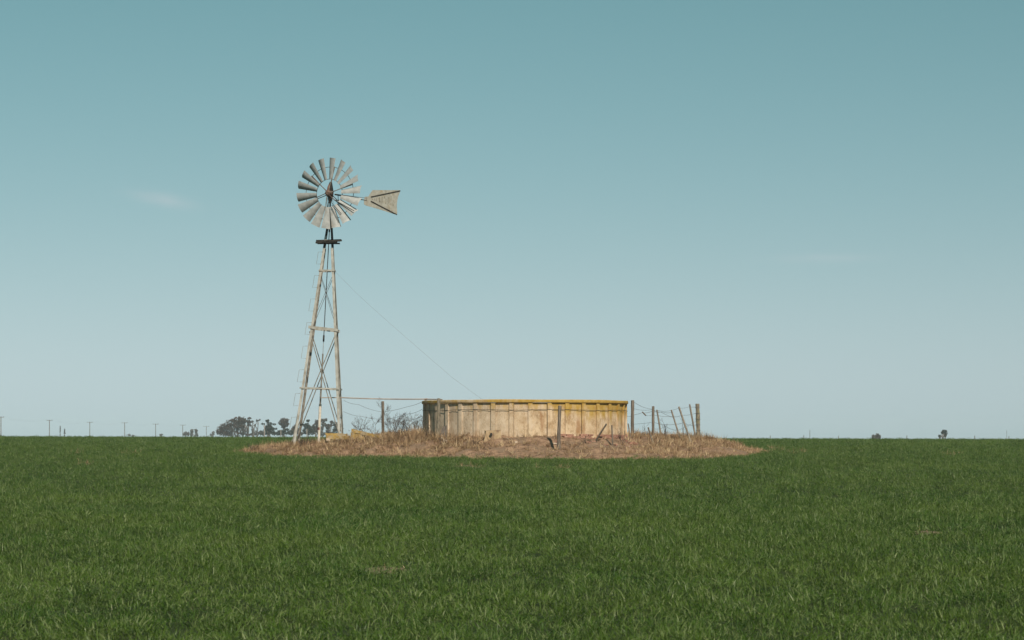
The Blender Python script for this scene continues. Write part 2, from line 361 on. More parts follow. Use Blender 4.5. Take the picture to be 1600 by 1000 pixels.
# ------------------------------------------------------------------ blades of grass
def blade_mesh(name, m, n, rad, h0, h1, w0, w1, lean, seg=3, square=True, zf=None, xy=None, hs=None, tones=None, base_drop=0.01, aim=None):
    """n curved blades as one mesh; attribute 'tone' per vertex"""
    if xy is None:
        if square:
            bx = rng.uniform(-rad, rad, n); by = rng.uniform(-rad, rad, n)
        else:
            a = rng.uniform(0, 2 * np.pi, n); r = rad * np.sqrt(rng.uniform(0, 1, n)); bx, by = r * np.cos(a), r * np.sin(a)
    else: bx, by = xy
    bz = np.zeros(n) if zf is None else zf
    h = rng.uniform(h0, h1, n) if hs is None else hs
    w = rng.uniform(w0, w1, n)
    az = rng.uniform(0, 2 * np.pi, n) if aim is None else aim; fa = az + np.pi / 2 + rng.normal(0, 0.5, n)
    ln = np.abs(rng.normal(lean, lean * 0.5, n)); curl = rng.uniform(0.3, 1.5, n)
    tn = rng.uniform(0, 1, n) if tones is None else tones
    V = []; T = []
    ang = ln * 0.25
    px, py, pz = bx.copy(), by.copy(), bz - base_drop
    step = h / seg
    for k in range(seg + 1):
        ww = w * (1.0 if k < seg * 0.5 else max(0.0, 1.0 - (k / seg - 0.4) / 0.6)) * 0.5
        cx, cy = np.cos(fa) * ww, np.sin(fa) * ww
        if k < seg:
            V.append(np.stack([px - cx, py - cy, pz], -1)); V.append(np.stack([px + cx, py + cy, pz], -1))
        else:
            V.append(np.stack([px, py, pz], -1))
        ang = ang + ln * curl * (0.5 + 0.6 * k / seg) / seg * 1.6
        a2 = np.minimum(ang, 2.3)
        px = px + np.cos(az) * np.sin(a2) * step; py = py + np.sin(az) * np.sin(a2) * step; pz = pz + np.cos(a2) * step
    nv = 2 * seg + 1
    v = np.stack(V, 1).reshape(-1, 3)
    base = np.arange(n) * nv
    loops = []; starts = []; tot = []
    quads = []
    for k in range(seg - 1):
        quads.append(np.stack([base + 2 * k, base + 2 * k + 1, base + 2 * k + 3, base + 2 * k + 2], -1))
    quads = np.concatenate(quads) if quads else np.zeros((0, 4), int)
    tris = np.stack([base + 2 * seg - 2, base + 2 * seg - 1, base + 2 * seg], -1)
    me = bpy.data.meshes.new(name)
    me.vertices.add(len(v)); me.vertices.foreach_set('co', v.reshape(-1))
    nl = quads.size + tris.size
    me.loops.add(nl); me.loops.foreach_set('vertex_index', np.concatenate([quads.reshape(-1), tris.reshape(-1)]).astype(np.int32))
    npol = len(quads) + len(tris)
    me.polygons.add(npol)
    st = np.concatenate([np.arange(len(quads)) * 4, quads.size + np.arange(len(tris)) * 3]).astype(np.int32)
    me.polygons.foreach_set('loop_start', st)
    me.update(calc_edges=True); me.validate()
    at = me.attributes.new('tone', 'FLOAT', 'POINT'); at.data.foreach_set('value', np.repeat(tn, nv).astype(np.float32))
    me.polygons.foreach_set('use_smooth', [True] * len(me.polygons))
    me.materials.append(m)
    return me

def scatter(name, pts, rot, scl, idx, sources):
    """one object whose points each carry one of the source clumps (geometry nodes)"""
    coll = bpy.data.collections.new(name + '_clumps')
    for i, me in enumerate(sources):
        o = bpy.data.objects.new('%s_clump_%02d' % (name, i), me); coll.objects.link(o)
    me = bpy.data.meshes.new(name); me.vertices.add(len(pts)); me.vertices.foreach_set('co', pts.astype(np.float32).reshape(-1))
    a = me.attributes.new('spin', 'FLOAT_VECTOR', 'POINT'); a.data.foreach_set('vector', rot.astype(np.float32).reshape(-1))
    a = me.attributes.new('grow', 'FLOAT_VECTOR', 'POINT'); a.data.foreach_set('vector', scl.astype(np.float32).reshape(-1))
    a = me.attributes.new('pick', 'INT', 'POINT'); a.data.foreach_set('value', idx.astype(np.int32))
    me.update()
    o = link(name, me)
    ng = bpy.data.node_groups.new(name + '_nodes', 'GeometryNodeTree')
    ng.interface.new_socket('Geometry', in_out='INPUT', socket_type='NodeSocketGeometry')
    ng.interface.new_socket('Geometry', in_out='OUTPUT', socket_type='NodeSocketGeometry')
    N, L = ng.nodes, ng.links
    gi, go = N.new('NodeGroupInput'), N.new('NodeGroupOutput')
    ci = N.new('GeometryNodeCollectionInfo'); ci.inputs['Collection'].default_value = coll
    ci.inputs['Separate Children'].default_value = True; ci.inputs['Reset Children'].default_value = True
    ip = N.new('GeometryNodeInstanceOnPoints'); ip.inputs['Pick Instance'].default_value = True
    def named(nm, ty):
        k = N.new('GeometryNodeInputNamedAttribute'); k.data_type = ty; k.inputs['Name'].default_value = nm; return k.outputs['Attribute']
    L.new(gi.outputs[0], ip.inputs['Points']); L.new(ci.outputs[0], ip.inputs['Instance'])
    L.new(named('pick', 'INT'), ip.inputs['Instance Index']); L.new(named('grow', 'FLOAT_VECTOR'), ip.inputs['Scale'])
    e2r = N.new('FunctionNodeEulerToRotation'); L.new(named('spin', 'FLOAT_VECTOR'), e2r.inputs[0]); L.new(e2r.outputs[0], ip.inputs['Rotation'])
    L.new(ip.outputs[0], go.inputs[0])
    md = o.modifiers.new('scatter', 'NODES'); md.node_group = ng
    return o

# bare patches in the crop: (px, py) in the photograph, half width and depth in metres
PATCH = []
def patch_at(px, py, rx, ry):
    ds = np.linspace(12, 130, 1200); zz = field_z((px - 800) / F * ds, ds); rows = HY - F * (zz - EYE) / ds
    d = float(ds[int(np.argmin(np.abs(rows - py)))])
    PATCH.append((gx(px, d), d, rx, ry))
for a in [(117, 709, .28, .9), (131, 726, .22, .7), (205, 709, .35, .6), (505, 716, .6, .9), (600, 717, .3, .6), (742, 730, .28, .7), (724, 729, .2, .6), (842, 732, .2, .5), (880, 732, .22, .6),
          (1206, 702, .22, 1.0), (1222, 705, .16, .9), (1238, 709, .16, .9), (1253, 707, .2, .8), (1488, 711, .32, .5), (603, 892, .2, .5), (640, 716, .8, .5), (1447, 833, .18, .4)]:
    patch_at(*a)
def patch_field(x, y):
    m = np.full(np.shape(x), 9.0)
    for cx, cy, rx, ry in PATCH:
        m = np.minimum(m, np.hypot((x - cx) / rx, (y - cy) / ry))
    return m
for cx, cy, rx, ry in PATCH:
    b = MB(); n = 18; vs = [(cx, cy, float(field_z(cx, cy)) + 0.03)]
    for k in range(n):
        a = 2 * math.pi * k / n; q = random.uniform(0.8, 1.25)
        x, y = cx + math.cos(a) * rx * 1.2 * q, cy + math.sin(a) * ry * 1.2 * q
        vs.append((x, y, float(field_z(x, y)) + 0.008))
    b.add(vs, [(0, 1 + k, 1 + (k + 1) % n) for k in range(n)])
    tag(b.build('bare_soil', M['bare'], smooth=True), kind='structure')

tiles = [blade_mesh('wheat_tile', M['wheat'], 260, 0.30, 0.05, 0.14, 0.0045, 0.0088, 1.7, seg=4) for _ in range(8)]
clumps = [blade_mesh('wheat_tuft', M['wheat'], 25, 0.11, 0.05, 0.14, 0.0045, 0.0088, 1.7, seg=4, square=False) for _ in range(5)]
P = []; 
for d0, d1, st in ((9, 190, 0.5),):
    ysg = np.arange(d0, d1, st)
    for y in ysg:
        hw = 0.2118 * y + 5.0
        xg = np.arange(-hw, hw, st)
        P.append(np.stack([xg + rng.uniform(-.14, .14, len(xg)), y + rng.uniform(-.14, .14, len(xg))], -1))
P = np.concatenate(P)
ed = edge_dist(P[:, 0], P[:, 1]); pf = patch_field(P[:, 0], P[:, 1])
near = (ed > -0.42) & (ed < 0.5)
keep = (ed < -0.42) & (pf > 2.2)
soft = ((ed > -0.9) & (ed < 0.02) | (pf < 3.4))
PT = P[keep]
nr_ = PT[PT[:, 1] < 45]; PT = np.concatenate([PT, nr_ + 0.25 + rng.uniform(-.1, .1, nr_.shape)])   # second sowing where the crop is seen from above
# small tufts fill the strips beside the mound and the bare patches
Q = []
cand = P[(ed > -1.1) & (ed < 0.9) | (pf < 4.0)]
for k in range(9):
    Q.append(cand + rng.uniform(-0.25, 0.25, cand.shape))
Q = np.concatenate(Q); e2 = edge_dist(Q[:, 0], Q[:, 1]); p2 = patch_field(Q[:, 0], Q[:, 1])
Q = Q[(e2 < rng.normal(0.05, 0.28, len(Q))) & (p2 > rng.uniform(0.25, 1.3, len(Q)))]
allp = np.concatenate([PT, Q]); n1, n2 = len(PT), len(Q)
hs = 0.50 + 0.45 * fbm(allp[:, 0], allp[:, 1], 0.3, 5, 3) + 0.55 * fbm(allp[:, 0], allp[:, 1], 1.3, 15, 2) + rng.normal(0, 0.06, len(allp))
hs *= np.clip((allp[:, 1] + 60) / 90, 0.8, 1.0)
pz = field_z(allp[:, 0], allp[:, 1]) - 0.005
tilt = 0.22
rot = np.stack([rng.normal(0, tilt, len(allp)), rng.normal(0, tilt, len(allp)), rng.uniform(0, 2 * np.pi, len(allp))], -1)
scl = np.stack([np.ones(len(allp)), np.ones(len(allp)), hs], -1)
idx = np.concatenate([rng.integers(0, 8, n1), 8 + rng.integers(0, 5, n2)])
wheat = scatter('wheat_crop', np.column_stack([allp, pz]), rot, scl, idx, tiles + clumps)
tag(wheat, 'short green wheat crop covering the whole field', 'crop', kind='stuff')

# ------------------------------------------------------------------ dry grass on the mound and in the bare patches
def straw_weight(x, y):
    e = edge_dist(x, y); dn = fbm(x, y, 1.1, 91, 4)
    w = np.clip((dn - 0.33) * 4.2, 0.22, 1.0)
    w = w * np.where((x > -0.9) & (x < 3.9) & (y < 79), 0.36, 1.0)             # trodden bare earth before the tank
    w = w * np.where((x > 5.5) & (y < 82.5), 0.55, 1.0) * np.where(y > 89, 0.3, 1.0)
    w = np.where((x > -6.4) & (x < -3.2) & (y < 80.8), 1.0, w)
    w = np.where(np.hypot(x - TX, y - TY) < TR + 0.08, 0, w)
    return e, w
TALL = [(-3.6, 80.2, 1.2, 0.14), (4.5, 80.9, 0.8, 0.22), (5.2, 83.2, 1.0, 0.14), (6.6, 85.5, 0.8, 0.10), (4.7, 79.0, 0.6, 0.14), (-2.4, 78.9, .7, .12), (-1.4, 78.5, .6, .10), (-3.0, 80.0, .6, .12), (4.0, 79.6, .5, .16), (-5.5, 80.1, .35, .14), (-4.85, 80.15, .45, .12), (-6.4, 80.3, .3, .08)]
nt = 10500
tx_, ty_ = rng.uniform(-9.9, 9.7, nt), rng.uniform(72.8, 92, nt)
te, tw = straw_weight(tx_, ty_)
ok = (te > rng.normal(-0.02, 0.24, nt)) & (rng.uniform(0, 1, nt) < tw)
tx_, ty_, te = tx_[ok], ty_[ok], te[ok]; nt = len(tx_)
th_ = rng.uniform(0.07, 0.22, nt) * (0.6 + 0.8 * fbm(tx_, ty_, 0.8, 55, 3))
for cx, cy, r, a in TALL: th_ = th_ + a * np.exp(-((tx_ - cx) ** 2 + (ty_ - cy) ** 2) / r ** 2) * rng.uniform(0.3, 1.2, nt)
th_ = th_ * np.clip(0.5 + te / 1.0, 0.5, 1.0)
per = rng.integers(12, 34, nt); ti = np.repeat(np.arange(nt), per); n = len(ti)
aim = rng.uniform(0, 2 * np.pi, n); rr_ = np.abs(rng.normal(0, 0.05, n)) + 0.3 * th_[ti] * rng.uniform(0, 0.5, n)
lay = fbm(tx_, ty_, 0.5, 131, 2)[ti] * 12.6                          # wind has laid neighbouring tussocks one way
aim = np.where(rng.uniform(0, 1, n) < 0.4, lay + rng.normal(0, 0.5, n), aim)
bx, by = tx_[ti] + np.cos(aim) * rr_, ty_[ti] + np.sin(aim) * rr_
hh = th_[ti] * rng.uniform(0.6, 1.7, n)
tone = np.clip(rng.uniform(0, 1, nt)[ti] + rng.normal(0, 0.2, n), 0, 1)
# flattened mat between the tussocks
nm = 110000
mx_, my_ = rng.uniform(-9.8, 9.8, nm), rng.uniform(72.8, 91, nm); me_, mw = straw_weight(mx_, my_)
ok = (me_ > rng.normal(0, 0.12, nm)) & (rng.uniform(0, 1, nm) < np.maximum(mw, 0.5) * (mw > 0))
mx_, my_ = mx_[ok], my_[ok]; nm = len(mx_)
def straw(name, x, y, h, lean, tn, aim, w0, w1, seg, label):
    z = field_z(x, y) + np.maximum(mound_h(x, y), 0)
    o = link(name, blade_mesh(name, M['straw'], len(x), 1, 0, 0, w0, w1, lean, seg=seg, zf=z, xy=(x, y), hs=h, tones=tn, aim=aim))
    return tag(o, label, 'dry grass', kind='stuff')
straw('dry_grass', bx, by, hh, 1.35, tone, aim, 0.007, 0.015, 3, 'tangled tussocks of dry straw-coloured grass covering the low mound')
straw('dead_thatch', mx_, my_, rng.uniform(0.06, 0.2, nm), 3.2, rng.uniform(0, .8, nm), None, 0.007, 0.016, 3, 'flattened dead grass lying between the tussocks on the mound')
xx = []; 
for cx, cy, rx, ry in PATCH:
    k = int(200 * rx * ry + 30)
    xx.append(np.stack([cx + rng.normal(0, rx * 0.6, k), cy + rng.normal(0, ry * 0.6, k)], -1))
xx = np.concatenate(xx); n = len(xx); xh = np.where(xx[:, 1] < 45, rng.uniform(0.04, 0.10, n), rng.uniform(0.13, 0.26, n))
tag(link('withered_crop', blade_mesh('withered_crop', M['straw'], n, 1, 0, 0, 0.006, 0.012, 1.7, seg=3, hs=xh, zf=field_z(xx[:, 0], xx[:, 1]), xy=(xx[:, 0], xx[:, 1]))),
    'withered straw in thin bare patches of the wheat field', 'dry grass', kind='stuff')

# clods and small rubble, too small to pick apart
b = MB()
for k in range(1300):
    x, y = random.uniform(-6, 8), random.uniform(74.2, 84)
    if edge_dist(np.array([x]), np.array([y]))[0] < 0.25 or math.hypot(x - TX, y - TY) < TR + 0.1: continue
    if random.random() > (1.0 if -1.5 < x < 5.5 and y < 79.5 else 0.25): continue
    r = random.uniform(0.015, 0.05); z = ground_z(x, y)
    ic = [(1, 0, 0), (0, 1, 0), (-1, 0, 0), (0, -1, 0), (0, 0, 1), (0, 0, -1)]
    vs = [(x + p[0] * r * random.uniform(.7, 1.5), y + p[1] * r * random.uniform(.7, 1.5), z + p[2] * r * random.uniform(.5, .9)) for p in ic]
    b.add(vs, [(0, 1, 4), (1, 2, 4), (2, 3, 4), (3, 0, 4), (1, 0, 5), (2, 1, 5), (3, 2, 5), (0, 3, 5)])
tag(b.build('earth_clods', M['mound']), 'small brown clods scattered over the bare earth of the mound', 'clods', kind='stuff')

# ------------------------------------------------------------------ water tank
RIM_TOP, RIM_H, WALL_Z0 = 2.972, 0.10, 1.40
NP = 35; STEP = 2 * math.pi / NP; PHI0 = R(2.7)
tank = empty('water_tank', (TX, TY, 1.5), 'round concrete stock tank of ribbed panels with yellow lichen along its rim', 'water tank')
def on_ring(r, phi): return Vector((r * math.sin(phi), -r * math.cos(phi), 0))
def slab_mesh(name, r0, r1, a0, a1, z0, z1, m, seg=2, wob=0.0):
    b = MB(); vs = []
    for k in range(seg + 1):
        a = a0 + (a1 - a0) * k / seg
        for r, z in ((r0, z0), (r1, z0), (r1, z1), (r0, z1)):
            p = on_ring(r, a); vs.append((p.x, p.y, z))
    fs = [(0, 1, 2, 3)]
    for k in range(seg):
        o = k * 4
        for j in range(4): fs.append((o + j, o + 4 + j, o + 4 + (j + 1) % 4, o + (j + 1) % 4))
    fs.append(tuple(seg * 4 + j for j in (3, 2, 1, 0)))
    b.add(vs, [tuple(reversed(f)) for f in fs])
    return b.mesh(name, m)
zt = RIM_TOP - RIM_H
pil_w = R(2.35)
panel_me = slab_mesh('panel', TR - 0.13, TR - 0.055, pil_w / 2 + R(0.02), STEP - pil_w / 2 - R(0.10), WALL_Z0 - 1.5, zt - 1.5, M['tank'], 3)
pil_me = slab_mesh('pilaster', TR - 0.14, TR - 0.008, -pil_w / 2, pil_w / 2, WALL_Z0 - 1.5, zt - 0.002 - 1.5, M['tank'], 2)
for k in range(NP):
    a = PHI0 + k * STEP
    for nm, me in (('panel', panel_me), ('pilaster', pil_me)):
        o = link(nm, me); o.parent = tank; o.rotation_euler = (R(random.uniform(-.15, .15)), 0, a + R(random.uniform(-.16, .16))); 
b = MB(); ns = 140; prof = [(TR - 0.16, zt), (TR + 0.018, zt), (TR + 0.028, zt + 0.02), (TR + 0.028, RIM_TOP - 0.022), (TR + 0.008, RIM_TOP), (TR - 0.15, RIM_TOP), (TR - 0.16, RIM_TOP - 0.02)]
vs = []; fs = []
for k in range(ns):
    a = 2 * math.pi * k / ns
    wz = 0.018 * (vnoise(k * 0.22, 1.3, 1, 5) - 0.5); wr = 0.012 * (vnoise(k * 0.3, 7.3, 1, 8) - 0.5)
    for r, z in prof:
        p = on_ring(r + wr, a); vs.append((p.x, p.y, z - 1.5 + (wz if z > zt + 0.05 else 0)))
m_ = len(prof)
for k in range(ns):
    for j in range(m_):
        fs.append((k * m_ + j, k * m_ + (j + 1) % m_, ((k + 1) % ns) * m_ + (j + 1) % m_, ((k + 1) % ns) * m_ + j))
b.add(vs, [tuple(reversed(f)) for f in fs]); o = b.build('rim', M['rim']); o.parent = tank
o['label'] = 'yellow lichened rim beam'
b = MB(); pts = []
for k in range(NP * 4 + 1):
    ph = PHI0 + k * STEP / 4; r = TR + 0.004 if k % 4 == 0 else TR - (0.022 if k % 2 == 0 else 0.012)
    p = on_ring(r, ph); pts.append((p.x, p.y, RIM_TOP - 0.335 - 1.5 + 0.012 * math.sin(k * .31)))
b.tube(pts, 0.0075, 5); o = b.build('hoop_cable', M['dark']); o.parent = tank
# broken brick footing under the wall
bme = MB().box((0, 0, 0), (0.25, 0.12, 0.062)).mesh('brick', M['brick'])
foot_root = MB().box((0, 0, 0), (0.3, 0.14, 0.06)).build('brick_footing', M['brick']); foot_root.parent = tank
p = on_ring(TR - 0.02, R(40)); foot_root.location = (p.x, p.y, 0.20); foot_root.rotation_euler = (0, 0, R(40))
foot_root['label'] = 'broken red brick footing under the wall'
for row in range(3):
    for k in range(17):
        ph = R(20 + k * 4.15 + row * 2.0)
        if random.random() < 0.28: continue
        r = TR + 0.015 + row * 0.09 + random.uniform(-.03, .07)
        p = on_ring(r, ph)
        o = bpy.data.objects.new('brick', bme); COL.objects.link(o); o.parent = foot_root
        w = Matrix.Translation((p.x, p.y, 0.315 - row * 0.068 - 0.002 * k + random.uniform(-.006, .006))) @ Matrix.Rotation(ph + R(random.uniform(-16, 16)), 4, 'Z') @ Matrix.Rotation(R(random.uniform(-12, 12)), 4, 'X')
        o.matrix_parent_inverse = Matrix(); o.matrix_local = (Matrix.Translation(foot_root.location) @ Matrix.Rotation(R(40), 4, 'Z')).inverted() @ w

# ------------------------------------------------------------------ windmill
WD = 82.0
TB = Vector((gx(497.3, 82.8), 82.8, 1.5))                 # base centre
AX = lambda row: gx(497.3 + (690 - row) * (16.3 / 312), 82.8)   # leaning axis
ZR = lambda row: EYE + (HY - row) / F * 82.4
HW = lambda row: 0.156 + (row - 378) * (0.837 - 0.156) / 312   # half width of the tower
mill = empty('windmill', TB, 'tall metal wind pump with many-bladed wheel and tail vane on a leaning lattice tower', 'windmill')
def corner(row, sx, sy):
    return Vector((AX(row) + sx * HW(row), 82.8 + sy * HW(row), ZR(row)))
def angle_leg(sx, sy, r0, r1, w, m, name):
    a, c = corner(r0, sx, sy), corner(r1, sx, sy)
    if r0 > 690: a.z -= 0.35
    t = 0.012; b = MB()
    d = (c - a).normalized()
    ex = Vector((-sx, 0, 0)); ex = (ex - d * ex.dot(d)).normalized(); ey = Vector((0, -sy, 0)); ey = (ey - d * ey.dot(d)).normalized()
    prof = [(0, 0), (w, 0), (w, t), (t, t), (t, w), (0, w)]
    vs = [q + ex * u + ey * v for q in (a, c) for u, v in prof]
    fs = [(0, 1, 2, 3, 4, 5), tuple(range(11, 5, -1))] + [(i, i + 6, (i + 1) % 6 + 6, (i + 1) % 6) for i in range(6)]
    if sx * sy < 0: fs = [tuple(reversed(f)) for f in fs]
    b.add(vs, fs); return b.build(name, m, mill)
for sx in (-1, 1):
    for sy in (-1, 1):
        angle_leg(sx, sy, 692, 386, 0.082, M['rod'] if sx < 0 and sy > 0 else M['galv'], 'leg')
        angle_leg(sx, sy, 385.6, 330, 0.062, M['dark'], 'upper_leg')
# pale sleeve left on one of the dark upper legs
b = MB(); b.bar(corner(375, -1, -1) + Vector((0.04, -0.012, 0)), corner(368, -1, -1) + Vector((0.04, -0.012, 0)), 0.085, 0.012, up=(1, 0, 0)); b.build('leg_patch', M['galv'], mill)
for row, w, dz in ((422, 0.055, 0.0), (513.5, 0.095, 0.055), (607, 0.05, 0.02)):
    for (s0, s1) in (((-1, -1), (1, -1)), ((-1, 1), (1, 1)), ((-1, -1), (-1, 1)), ((1, -1), (1, 1))):
        a, c = corner(row, *s0), corner(row, *s1)
        e = (c - a).normalized()
        a.z += dz * (1 if s0[0] < 0 else -1); c.z += dz * (1 if s1[0] < 0 else -1)
        off = Vector((0, -0.014 if s0[1] < 0 and s1[1] < 0 else 0.014 if s0[1] > 0 and s1[1] > 0 else 0, 0))
        if s0[0] == s1[0]: off = Vector((0.014 * s0[0], 0, 0))
        ext = 0.05 if row == 513.5 and s0[1] == s1[1] else 0.0
        MB().bar(a - e * ext + off, c + e * ext + off, w, 0.02).build('crossbar', M['galv'], mill)
for r0, r1, rad in ((513, 424, 0.008), (690, 518, 0.017)):
    for s in ((-1, -1, 1, -1), (1, -1, -1, -1), (-1, 1, 1, 1), (1, 1, -1, 1)):
        a, c = corner(r0, s[0], s[1]), corner(r1, s[2], s[3])
        oy = 0.03 * (1 if s[0] > 0 else 1.9) * (1 if s[1] < 0 else -1)
        MB().tube([a + Vector((0, oy, 0)), c + Vector((0, oy, 0))], rad, 5).build('brace', M['rod'] if r0 > 600 else M['wire'], mill)
    for sx in (-1, 1):
        MB().tube([corner(r0, sx, -1) + Vector((-.03 * sx, 0, 0)), corner(r1, sx, 1) + Vector((-.03 * sx, 0, 0))], rad * .7, 5).build('brace', M['rod'], mill)
# climbing irons on one leg
for k in range(8):
    r0 = 393 + k * 37.0; r1 = r0 + 19
    a, c = corner(r0, -1, -1), corner(r1, -1, -1); off = Vector((-0.135, -0.01, 0))
    MB().tube([a + Vector((.03, -.01, 0)), a + off, c + off, c + Vector((.03, -.01, 0))], 0.006, 5).build('climbing_iron', M['rod'], mill)
# platform of rough dark boards
for i, (x0, x1, yy, dz, w) in enumerate([(493.2, 527, -0.30, -0.02, .13), (494.5, 533.6, -0.12, 0.03, .14), (495, 531, 0.07, 0.02, .14), (494, 533, 0.26, 0.04, .13), (503, 534.2, -0.36, 0.025, 0.05)]):
    d = 82.8 + yy; z = EYE + (HY - 377.5) / F * d + dz
    MB().bar((gx(x0, d), d, z - 0.015), (gx(x1, d), d, z + 0.012), 0.055, w).build('platform_board', M['plank'], mill)
for yy in (-0.2, 0.2):
    d = 82.8 + yy; z = EYE + (HY - 379.5) / F * d
    MB().bar((gx(496, d), d, z - .02), (gx(531, d), d, z - .02), 0.05, 0.05).build('platform_bearer', M['plank'], mill)
# pump rod, stuffing box and riser pipe on the axis
A = lambda row: Vector((AX(row), 82.8, ZR(row)))
MB().tube([A(330), A(354)], 0.022, 8).build('mast_pipe', M['dark'], mill)
MB().tube([A(351), A(361)], 0.026, 8).build('mast_socket', M['dark'], mill)
MB().tube([A(360), A(526)], 0.015, 6).build('pump_rod', M['dark'], mill)
MB().tube([A(523), A(533)], [0.03, 0.03], 8).build('rod_coupling', M['dark'], mill)
MB().tube([A(532), A(556)], 0.009, 6).build('lower_rod', M['rod'], mill)
MB().tube([A(552), A(606)], 0.026, 8).build('guide_pipe', M['rod'], mill)
MB().box(A(606) + Vector((-.03, 0, 0)), (0.12, 0.1, 0.09)).build('stuffing_box', M['dark'], mill)
MB().tube([A(608), A(632)], 0.030, 8).build('riser_pipe', M['rod'], mill)
q = A(692); q.z -= 0.4
o = MB().tube([A(631), q], 0.046, 10).build('pump_casing', M['white'], mill); o['label'] = 'whitewashed pump casing pipe'
MB().tube([A(667.5), A(671.5)], 0.052, 10).build('casing_clamp', M['rust'], mill)
# wheel: axis turned to one side of the camera
HUB = Vector((gx(514.2, 82.25), 82.25, EYE + (HY - 302) / F * 82.25))
YAW = R(-22); WR = 1.205
RW = Matrix.Translation(HUB) @ Matrix.Rotation(YAW, 4, 'Z')
def wv(x, y, z): return RW @ Vector((x, y, z))
b = MB(); b.tube([wv(0, -0.16, 0), wv(0, -0.13, 0), wv(0, -0.05, 0), wv(0, 0.14, 0)], [0.055, 0.09, 0.10, 0.08], 12)
wheel = b.build('wheel', M['rust'], mill, smooth=False); wheel['label'] = 'multi-bladed wind wheel with rusty hub'
def sub(mb, name, m, smooth=False):
    o = mb.build(name, m, None, smooth); o.parent = wheel
    o.matrix_parent_inverse = Matrix.Translation(-TB); 
    return o
wheel.matrix_parent_inverse = Matrix.Translation(-TB)
def fixsub(o): o.matrix_parent_inverse = Matrix(); return o
NB = 18; pitch = R(31)
for k in range(NB):
    th = R(84 + k * 20 + random.uniform(-.8, .8)); pk = pitch + R(random.uniform(-5, 5))
    u = Vector((math.cos(th), 0, math.sin(th))); v = Vector((-math.sin(th), 0, math.cos(th)))
    c = v * math.cos(pk) + Vector((0, 1, 0)) * math.sin(pk); nrm = u.cross(c).normalized()
    vs = []; NR, NC = 5, 7
    for i in range(NR):
        s = i / (NR - 1); r = 0.39 * WR + s * 0.61 * WR; w = 0.150 + s * 0.175
        for j in range(NC):
            q = j / (NC - 1) - 0.5
            cam_ = (0.25 - q * q) * 4 * 0.038 * (0.7 + 0.5 * s)
            vs.append(u * (r + 0.02 * q * s) + c * (q * w) + nrm * cam_)
    back = [p + nrm * 0.003 for p in vs]
    fs = []
    for i in range(NR - 1):
        for j in range(NC - 1):
            a = i * NC + j; fs.append((a, a + 1, a + NC + 1, a + NC)); e = NR * NC
            fs.append((e + a, e + a + NC, e + a + NC + 1, e + a + 1))
    b = MB(); b.add([wv(*p) for p in vs] + [wv(*p) for p in back], fs)
    fixsub(sub(b, 'blade', M['blade'], True))
    # bracket that holds the blade on the outer ring
    b = MB(); r = 0.745 * WR
    b.bar(wv(*(u * r - c * 0.07 - nrm * 0.012)), wv(*(u * r + c * 0.07 - nrm * 0.012)), 0.03, 0.008, up=RW.to_3x3() @ u); fixsub(sub(b, 'blade_bracket', M['dark']))
for r, yy in ((0.405 * WR, 0.03), (0.745 * WR, 0.045)):
    b = MB(); ring = []
    for k in range(73):
        a = 2 * math.pi * k / 72; ring.append(wv(r * math.cos(a), yy, r * math.sin(a)))
    b.tube(ring, 0.0105, 5, cap=False); fixsub(sub(b, 'ring', M['wire']))
for k in range(6):
    th = R(78 + 60 * k)
    for s in (-1, 1):
        b = MB(); a0 = th + s * 0.16; a1 = th + s * 0.018
        b.tube([wv(0.09 * math.cos(a0), -0.10 if s < 0 else 0.06, 0.09 * math.sin(a0)), wv(0.765 * WR * math.cos(a1), 0.03, 0.765 * WR * math.sin(a1))], 0.014, 5)
        fixsub(sub(b, 'spoke', M['rust'] if s < 0 and k in (1, 2, 4) else M['rod'] if s < 0 else M['dark']))
# gear case with its tall hood behind the hub
GC = wv(0, 0.30, 0)
b = MB()
hood = [(-0.15, 0.12, -0.10), (0.02, 0.12, -0.10), (0.02, 0.28, -0.10), (-0.15, 0.28, -0.10), (-0.16, 0.11, 0.06), (0.03, 0.11, 0.06), (0.03, 0.29, 0.06), (-0.16, 0.29, 0.06),
        (-0.05, 0.17, 0.40), (0.0, 0.17, 0.40), (0.0, 0.23, 0.40), (-0.05, 0.23, 0.40)]
b.add([wv(*p) for p in hood], [(3, 2, 1, 0), (0, 1, 5, 4), (1, 2, 6, 5), (2, 3, 7, 6), (3, 0, 4, 7), (4, 5, 9, 8), (5, 6, 10, 9), (6, 7, 11, 10), (7, 4, 8, 11), (8, 9, 10, 11)])
b.build('gear_hood', M['dark'], mill)
b = MB(); b.tube([wv(-0.05, 0.02, 0.02), wv(-0.05, 0.07, 0.22), wv(-0.02, 0.14, 0.40)], [0.05, 0.042, 0.02], 8); b.build('crank_arm', M['rust'], mill)
b = MB(); b.tube([wv(-0.06, 0.2, -0.08), wv(-0.06, 0.2, -0.2), wv(-0.06, 0.2, -0.32)], [0.085, 0.075, 0.04], 10); b.build('gear_case', M['dark'], mill)
top = A(330); MB().tube([wv(-0.06, 0.2, -0.3), top], 0.026, 8).build('mast_neck', M['dark'], mill)
for dx in (-0.11, -0.06, 0.10):
    MB().tube([wv(dx - .06, 0.2, -0.12), top + Vector((dx * 1.2, 0, -0.3))], 0.007, 5).build('furl_rod', M['wire'], mill)
